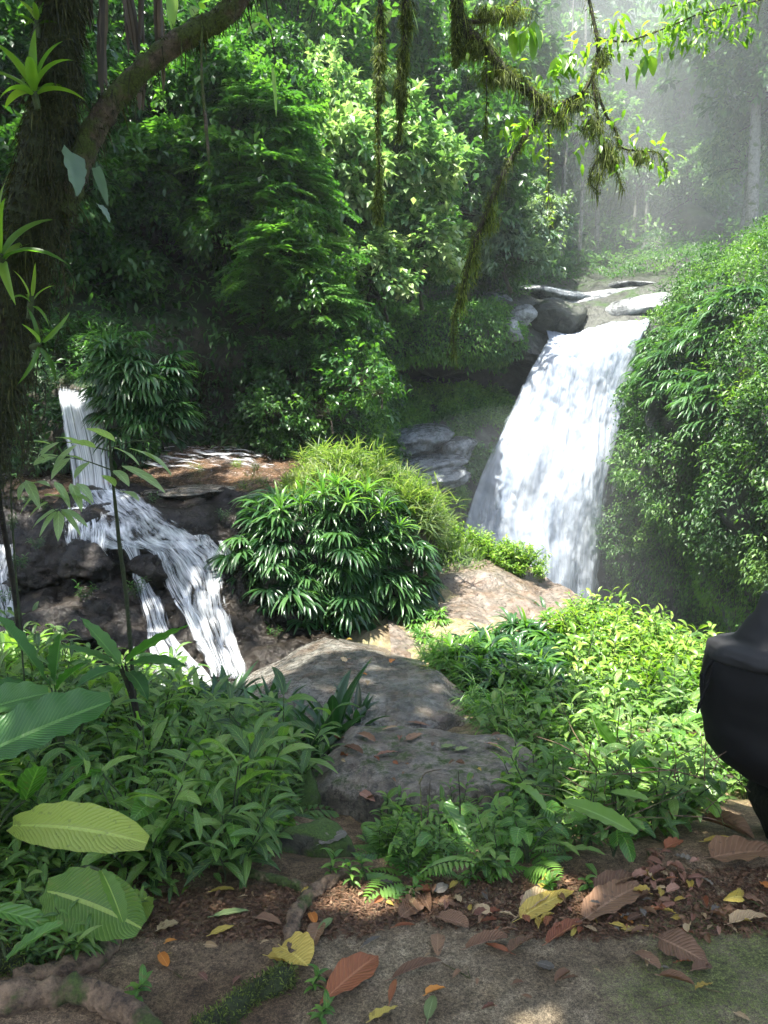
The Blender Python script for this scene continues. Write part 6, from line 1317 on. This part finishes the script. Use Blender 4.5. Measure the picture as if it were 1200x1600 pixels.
FL = [((500, 1580), (588, 1505), .105, 'dred', 'largest orange-brown fallen leaf, long, at the bottom centre', .12, 'obov'), ((500, 1450), (482, 1500), .055, 'dbrown', 'brown leaf lying against the forked root', .3, 'ovate'),
      ((418, 1500), (470, 1512), .05, 'dyellow', 'narrow yellow leaf by the ribbed yellow-green leaf piece', .2, 'lance'), ((440, 1490), (480, 1520), .12, 'dyellow', 'ribbed yellow-green leaf piece with a brown end', .3, 'oblong'),
      ((503, 1524), (520, 1538), .04, 'dbrown', 'small square brown leaf left of the longest leaf', .2, 'oblong'), ((627, 1440), (660, 1415), .07, 'dbrown', 'round brown leaf on the upper edge of the slab', .1, 'oblong'),
      ((615, 1453), (648, 1450), .015, 'dred', 'thin curled strip under the round brown leaf', .5, 'lance'), ((655, 1396), (672, 1430), .05, 'dbrown', 'brown leaf half under the round one', .2, 'ovate'), ((684, 1465), (684, 1500), .045, 'dbrown', 'small oval brown leaf standing on the slab', .1, 'ovate'),
      ((685, 1440), (730, 1455), .06, 'dbrown', 'crumpled brown leaf near the slab edge', .3, 'oblong'), ((728, 1488), (792, 1472), .04, 'dbrown', 'boat-shaped curled brown leaf on the slab', .6, 'oblong'), ((566, 1484), (595, 1468), .02, 'dgrey', 'small grey leaf on the slab left of centre', .3, 'lance'),
      ((612, 1535), (690, 1507), .035, 'dbrown', 'long curled brown leaf arching over the slab', .5, 'lance'), ((608, 1572), (618, 1535), .02, 'dred', 'torn russet strip below the long curled leaf', .4, 'lance'), ((665, 1560), (695, 1549), .028, 'dorange', 'bright orange little leaf on the slab', .4, 'ovate'),
      ((668, 1600), (678, 1562), .035, 'dgreen', 'grey-green leaf below the bright orange one', .2, 'lance'), ((578, 1602), (620, 1580), .05, 'dyellow', 'yellow toothed leaf cut by the bottom edge', .15, 'ovate'), ((795, 1495), (838, 1470), .05, 'dbrown', 'brown leaf at the edge between litter and slab', .3, 'ovate'),
      ((808, 1440), (858, 1398), .07, 'dtan', 'left leaf of the paired yellowish leaves', .25, 'obov'), ((812, 1443), (895, 1400), .075, 'dyellow', 'right leaf of the paired yellowish leaves', .15, 'ovate'), ((838, 1400), (880, 1362), .04, 'dyellow', 'spotted olive leaf standing behind the pair', .3, 'lance'),
      ((855, 1480), (908, 1448), .055, 'dred', 'ragged reddish brown leaf below the pair', .3, 'oblong'), ((800, 1495), (758, 1480), .02, 'dred', 'thin russet leaf on the slab', .3, 'lance'), ((915, 1445), (1000, 1395), .13, 'dbrown', 'large puckered brown leaf in the litter', .12, 'oblong'),
      ((930, 1400), (1000, 1375), .08, 'dbrown', 'brown leaf folded behind the large puckered one', .3, 'ovate'), ((970, 1434), (988, 1447), .022, 'dorange', 'small round orange-yellow leaf in the litter', .1, 'oblong'), ((915, 1452), (932, 1460), .02, 'dtan', 'tiny tan leaf left of the round orange one', .2, 'oblong'), ((955, 1448), (980, 1455), .018, 'dyellow', 'yellow sliver of leaf under the large puckered one', .3, 'lance'),
      ((1030, 1475), (1105, 1515), .105, 'dbrown', 'big oval brown leaf on the mossy slab at the right', .12, 'ovate'), ((1082, 1522), (1112, 1518), .04, 'dbrown', 'broken tip of leaf beside the big oval one', .3, 'oblong'), ((992, 1495), (1030, 1520), .05, 'dbrown', 'brown leaf left of the big oval one', .25, 'oblong'), ((1000, 1492), (1018, 1498), .02, 'dtan', 'small pale leaf lying on a brown leaf', .1, 'oblong'),
      ((1030, 1530), (1085, 1545), .03, 'dbrown', 'dark curled leaf below the big oval one', .6, 'lance'), ((868, 1540), (890, 1525), .025, 'dbrown', 'crumpled scrap of leaf on the mossy slab', .7, 'oblong'), ((1148, 1588), (1172, 1600), .022, 'dtan', 'small tan leaf at the bottom right', .1, 'ovate'), ((840, 1510), (865, 1518), .035, 'dgrey', 'flat dark leaf pressed on the slab', .02, 'oblong'),
      ((1110, 1350), (1215, 1340), .16, 'dbrown', 'huge dry brown leaf at the right edge', .15, 'ovate'), ((1085, 1285), (1175, 1318), .085, 'dbrown', 'large curled brown leaf arched below the black bag', .6, 'obov'), ((1100, 1320), (1160, 1325), .04, 'dyellow', 'mottled yellow-brown leaf under the arched one', .4, 'oblong'),
      ((1155, 1410), (1195, 1420), .06, 'dbrown', 'triangular brown leaf at the right edge', .2, 'ovate'), ((1147, 1400), (1185, 1420), .022, 'dgreen', 'pale yellow-green narrow leaf at the right edge', .2, 'oblong'), ((1190, 1385), (1210, 1400), .05, 'dorange', 'orange brown leaf cut by the right edge', .2, 'oblong'), ((1140, 1450), (1200, 1440), .05, 'dtan', 'tan curled leaf at the lower right edge', .4, 'ovate'),
      ((635, 1160), (660, 1150), .05, 'dbrown', 'reddish oval leaf on the flat brown rock', .15, 'ovate'), ((760, 1165), (790, 1178), .05, 'dpink', 'pinkish leaf at the right of the flat brown rock', .2, 'ovate'), ((590, 1183), (622, 1178), .04, 'dpink', 'pinkish leaf left of the middle of the flat rock', .2, 'ovate'), ((690, 1172), (712, 1168), .055, 'dgreen', 'left green fallen leaf on the flat brown rock', .1, 'ovate'), ((712, 1176), (732, 1172), .05, 'dgreen', 'right green fallen leaf on the flat brown rock', .1, 'ovate'),
      ((636, 1130), (672, 1135), .03, 'dbrown', 'narrow brown leaf by the puddle', .3, 'lance'), ((600, 1142), (620, 1138), .025, 'dtan', 'small tan leaf at the back of the flat rock', .2, 'oblong'), ((560, 1150), (585, 1162), .05, 'dbrown', 'dark wet leaf at the left of the flat rock', .3, 'oblong'), ((540, 1170), (568, 1180), .05, 'dbrown', 'brown leaf heap corner at the left of the flat rock', .4, 'oblong'), ((845, 1100), (885, 1098), .04, 'dtan', 'light dead leaf caught on the right thicket', .2, 'lance'),
      ((565, 1238), (590, 1250), .05, 'dpink', 'pinkish leaf on the front of the flat rock', .2, 'ovate'), ((330, 1398), (365, 1395), .03, 'dyellow', 'pale yellow leaf on the brown earth', .2, 'oblong'), ((332, 1437), (388, 1428), .028, 'dgreen', 'long pale green leaf on the brown earth', .2, 'lance'), ((328, 1466), (365, 1452), .028, 'dyellow', 'yellow leaf on the brown earth', .15, 'lance'), ((247, 1460), (277, 1448), .06, 'dtan', 'pale holed leaf on the brown earth', .1, 'oblong'), ((258, 1478), (276, 1473), .02, 'dorange', 'orange scrap under the pale holed leaf', .3, 'ovate'), ((250, 1495), (262, 1515), .03, 'dorange', 'bright orange-red leaf on the brown earth', .2, 'oblong'), ((400, 1440), (440, 1450), .04, 'dbrown', 'brown leaf left of the forked root', .3, 'ovate'), ((485, 1432), (492, 1448), .03, 'dorange', 'orange scrap right of the forked root', .3, 'oblong'), ((495, 1465), (520, 1440), .025, 'dgreen', 'grey-green stick-like leaf by the root', .4, 'lance'), ((498, 1320), (535, 1300), .07, 'dgrey', 'round grey leaf on the low stone', .05, 'oblong')]
for f in FL: fallen(f[0], f[1], f[2], f[3], f[4], f[5], f[6], roll=r.normal(0, .15), t=r.uniform(.3, .7))
# loose litter: many small leaves in the band behind the slab
zones = [([(560, 1385), (800, 1400), (900, 1390), (1000, 1380), (1200, 1370), (1200, 1460), (1000, 1470), (800, 1462), (640, 1440), (560, 1430)], 120, 'in the litter band behind the slab'), ([(1000, 1330), (1100, 1340), (1110, 1440), (1010, 1440)], 46, 'in the pile of reddish leaves'), ([(520, 1150), (780, 1150), (770, 1250), (560, 1250)], 24, 'on the flat brown rock'),
         ([(230, 1400), (520, 1400), (520, 1540), (250, 1560)], 16, 'on the brown earth'), ([(480, 1000), (660, 1000), (660, 1080), (480, 1080)], 8, 'on the large wet grey rock'), ([(640, 1500), (1180, 1490), (1180, 1590), (640, 1590)], 12, 'on the mossy slab'), ([(650, 890), (840, 920), (860, 990), (700, 980)], 10, 'on the streaked slope rock')]
mk_ = ['dbrown', 'dbrown', 'dred', 'dpink', 'dtan', 'dgrey', 'dyellow']
wd_ = {'dbrown': 'brown', 'dred': 'russet', 'dpink': 'pinkish', 'dtan': 'tan', 'dgrey': 'grey', 'dyellow': 'yellowish'}
for zi, (poly, n_, lab) in enumerate(zones):
    xs = [p[0] for p in poly]; ys = [p[1] for p in poly]; c = 0
    while c < n_:
        x, y = r.uniform(min(xs), max(xs)), r.uniform(min(ys), max(ys))
        if not inpoly(np.array([x]), np.array([y]), poly)[0]: continue
        c += 1; a = r.uniform(0, 6.28); L_ = r.uniform(10, 30) * (.55 if zi in (2, 4, 6) else 1) * (1.1 if zi == 1 else 1); mt = 'dpink' if zi == 1 and c % 3 else mk_[int(r.integers(0, 7))]
        if zi in (4, 6): mt = ['dtan', 'dorange', 'dyellow'][c % 3]; 
        w2 = dict(wd_, dorange='orange')
        fallen((x, y), (x + math.cos(a) * L_, y + math.sin(a) * L_ * .5), -r.uniform(.3, .6), mt, f"small {w2[mt]} dead leaf {lab}", r.uniform(.1, .7), ['ovate', 'lance', 'oblong'][c % 3], r.normal(0, .5), .2, r.uniform(.003, .03), .1, r.uniform(.2, .8), 'small dead leaves of the litter')
# crumbs of bark, soil and leaf between them
lb = Buf(); q = []
for _ in range(140):
    x = r.uniform(-1.2, 2.6, 400); y = r.uniform(2.3, 3.3, 400); p = np.stack([x, y, H(x, y)], -1); px, py = proj(p); ok = inpoly(px, py, [(200, 1395), (560, 1380), (1230, 1355), (1230, 1462), (1000, 1475), (800, 1462), (620, 1440), (520, 1500), (200, 1560)]); q.append(p[ok])
q = np.concatenate(q)[:15000]; N = len(q); leaves(lb, q + [0, 0, .004], sphdirs(N, r, -.1, .35), .022 * r.uniform(.3, 1.5, N), .008 * r.uniform(.4, 1.6, N), .3, 2, 'ovate', .3, np.clip(r.normal(.35, .25, N), 0, 1), r.normal(0, .5, N), r=r)
tag(lb.build('litter', M['dbrown']), 'fine brown crumbs of leaf and bark behind the slab', 'leaf litter', None, 'stuff')

# ================================================================== BLACK BAG
m, n, N_, L_ = newmat('black_fabric'); tc = N_('ShaderNodeTexCoord'); ns = noise(N_, L_, 350, 3, .6, tc.outputs['Object']); bm = N_('ShaderNodeBump'); bm.inputs['Strength'].default_value = .3; bm.inputs['Distance'].default_value = .002; L_(ns.outputs['Fac'], bm.inputs['Height'])
pb = N_('ShaderNodeBsdfPrincipled'); pb.inputs['Base Color'].default_value = (.0025, .0025, .003, 1); pb.inputs['Roughness'].default_value = .75; pb.inputs['Specular IOR Level'].default_value = .25; L_(bm.outputs[0], pb.inputs['Normal']); ou = N_('ShaderNodeOutputMaterial'); L_(pb.outputs[0], ou.inputs[0]); M['cloth'] = m
m2, n, N_, L_ = newmat('dark_grey_fabric'); pb = N_('ShaderNodeBsdfPrincipled'); pb.inputs['Base Color'].default_value = (.005, .005, .006, 1); pb.inputs['Roughness'].default_value = .7; ou = N_('ShaderNodeOutputMaterial'); L_(pb.outputs[0], ou.inputs[0]); M['cloth2'] = m2
YB = 2.9; bo = P(1225, 1235, YB)
bag = empty('drawstring_backpack', bo, 'black drawstring backpack with its flap up at the right edge', 'backpack')
def sack(outline, name, mat, depth, seed, yoff=0.0):
    """a stuffed bag: rows of (left px, right px, py) turned into a closed rounded body"""
    rows = catmull(np.asarray(outline, float), 40, 0); k = 36; th = np.linspace(0, 2 * math.pi, k, endpoint=False); V = []
    for l, r_, y in rows:
        a, b_ = P(l, y, YB), P(r_, y, YB); c = (a + b_) / 2; h = (b_ - a) / 2
        V.append([c + h * (abs(math.cos(t)) ** .8 * np.sign(math.cos(t))) + np.array([0, 1, 0]) * (depth * np.linalg.norm(h) * math.sin(t) + yoff) for t in th])
    V = np.array(V); nn = V - V.mean(1, keepdims=True); V = V + nrm(nn) * (.022 * fbm(V, 6, 4, seed))[..., None] + nrm(nn) * (.007 * (1 - np.abs(np.sin(V[..., 2] * 16 + V[..., 0] * 30 + 5 * fbm(V, 4, 2, seed)))) ** 3)[..., None]
    b = Buf(); F = [[i * k + j, (i + 1) * k + j, (i + 1) * k + (j + 1) % k, i * k + (j + 1) % k] for i in range(len(V) - 1) for j in range(k)]; b.add(V.reshape(-1, 3), F)
    for e_ in (0, -1): c = V[e_].mean(0); b.add(np.concatenate([V[e_], c + (V[e_] - c) * .02]), [[i, (i + 1) % k, k + (i + 1) % k, k + i] for i in range(k)])
    return b.build(name, mat, bag, origin=bo)
sack([(1118, 1340, 1018), (1112, 1342, 1030), (1106, 1348, 1065), (1104, 1352, 1110), (1108, 1352, 1150), (1120, 1350, 1180), (1142, 1345, 1203), (1180, 1330, 1222), (1215, 1300, 1232)], 'body', M['cloth'], .7, 3)
sack([(1205, 1330, 930), (1180, 1335, 960), (1160, 1340, 985), (1147, 1343, 1001), (1122, 1345, 1008), (1114, 1344, 1017), (1113, 1340, 1027), (1122, 1335, 1033)], 'flap', M['cloth2'], .78, 5)
tb = Buf(); tube(tb, [P(x, y, YB - .02) for x, y in [(1116, 1030), (1104, 1045), (1097, 1070), (1096, 1095), (1091, 1108)]], [.005] * 5, 6, sub=5); tube(tb, [P(x, y, YB - .03) for x, y in [(1114, 1038), (1108, 1062), (1099, 1085), (1092, 1105)]], [.005] * 4, 6, sub=5)
tube(tb, [P(1096, 1053, YB - .02), P(1099, 1068, YB - .02)], [.008, .007], 8); tube(tb, [P(1094, 1098, YB - .02), P(1089, 1114, YB - .02)], [.008, .004], 8); tb.build('drawstring', M['cloth'], bag, origin=bo)
tb = Buf(); tube(tb, [P(1300, 960, YB - .1), P(1240, 1010, YB - .17), P(1225, 1100, YB - .19), P(1250, 1190, YB - .14)], [.018, .02, .02, .015], 8, sub=5); tb.build('strap', M['cloth'], bag, origin=bo)
gz = H(bo[0] + .05, YB)
rock('boulder', (bo[0] + .30, YB + .06, (gz + bo[2]) / 2 - .03), (.42, .30, (bo[2] - gz) / 2 + .14), M['shade_rock'], 88, label='dark boulder under the black backpack at the right edge', cat='boulder', flat=.12)

# ================================================================== HAZE
HAZE = .0010
hm = bpy.data.materials.new('haze_air'); hm.use_nodes = True; nt2 = hm.node_tree; nt2.nodes.clear()
pv = nt2.nodes.new('ShaderNodeVolumePrincipled'); pv.inputs['Density'].default_value = HAZE; pv.inputs['Color'].default_value = (.86, .93, .97, 1); pv.inputs['Anisotropy'].default_value = .25
ho = nt2.nodes.new('ShaderNodeOutputMaterial'); nt2.links.new(pv.outputs[0], ho.inputs['Volume'])
bpy.ops.mesh.primitive_cube_add(size=1); hz = bpy.context.object; hz.name = 'haze'
hz.scale = (520, 420, 60); hz.location = (0, 50, 23.3); hz.data.materials.append(hm); hz['kind'] = 'stuff'; hz['label'] = 'thin mist in the gorge air'

def mist(name, c, rad, dens, label):
    m_ = bpy.data.materials.new(name + '_air'); m_.use_nodes = True; t_ = m_.node_tree; t_.nodes.clear()
    v_ = t_.nodes.new('ShaderNodeVolumePrincipled'); v_.inputs['Density'].default_value = dens; v_.inputs['Color'].default_value = (.90, .95, .98, 1); v_.inputs['Anisotropy'].default_value = .2
    o_ = t_.nodes.new('ShaderNodeOutputMaterial'); t_.links.new(v_.outputs[0], o_.inputs['Volume'])
    bpy.ops.mesh.primitive_ico_sphere_add(subdivisions=4, radius=1); s_ = bpy.context.object; s_.name = name; s_.location = Vector([float(x) for x in c]); s_.scale = rad; s_.data.materials.append(m_)
    s_['kind'] = 'stuff'; s_['label'] = label
mist('mist', P(1060, 150, 34), (15, 13, 13), .021, 'pale sunlit mist drifting over the head of the gorge')
mist('spray', P(800, 860, 19.0), (4.5, 3.5, 3.6), .012, 'spray rising at the foot of the big waterfall')

# ------------------------------------------------------------------ labels: things that share one are told apart by their place among their neighbours
bpy.context.view_layer.update()
from collections import defaultdict
same = defaultdict(list)
for ob in scene.objects:
    if ob.parent is None and ob.get('label') and ob.get('category'): same[ob['label']].append(ob)
ORD = ['first', 'second', 'third', 'fourth', 'fifth', 'sixth', 'seventh', 'eighth', 'ninth', 'tenth', 'eleventh', 'twelfth']
for lab, obs in same.items():
    if len(obs) < 2: continue
    pp = []
    for ob in obs:
        x, y = proj(np.array(ob.matrix_world.translation)); pp.append((float(y), float(x), ob))
    pp.sort(key=lambda q: q[0]); n_ = len(pp)
    R_ = 1 if n_ <= 5 else 2 if n_ <= 12 else 3 if n_ <= 27 else 4 if n_ <= 44 else 5 if n_ <= 60 else 6
    names = {1: [''], 2: ['upper row', 'lower row'], 3: ['top row', 'middle row', 'bottom row'], 4: ['top row', 'second row', 'third row', 'bottom row']}.get(R_) or [w for w in ['top row', 'second row', 'third row', 'fourth row', 'fifth row', 'bottom row'][:R_]]
    for k in range(R_):
        row = sorted(pp[k * n_ // R_:(k + 1) * n_ // R_], key=lambda q: q[1])
        for i, (_, _, ob) in enumerate(row):
            m_ = len(row); s_ = 'leftmost' if i == 0 else 'rightmost' if i == m_ - 1 else (ORD[i] if i < 12 else str(i + 1) + 'th') + ' from left'
            ob['label'] = ' '.join((lab + ', ' + s_ + (', ' + names[k] if names[k] else '')).split())
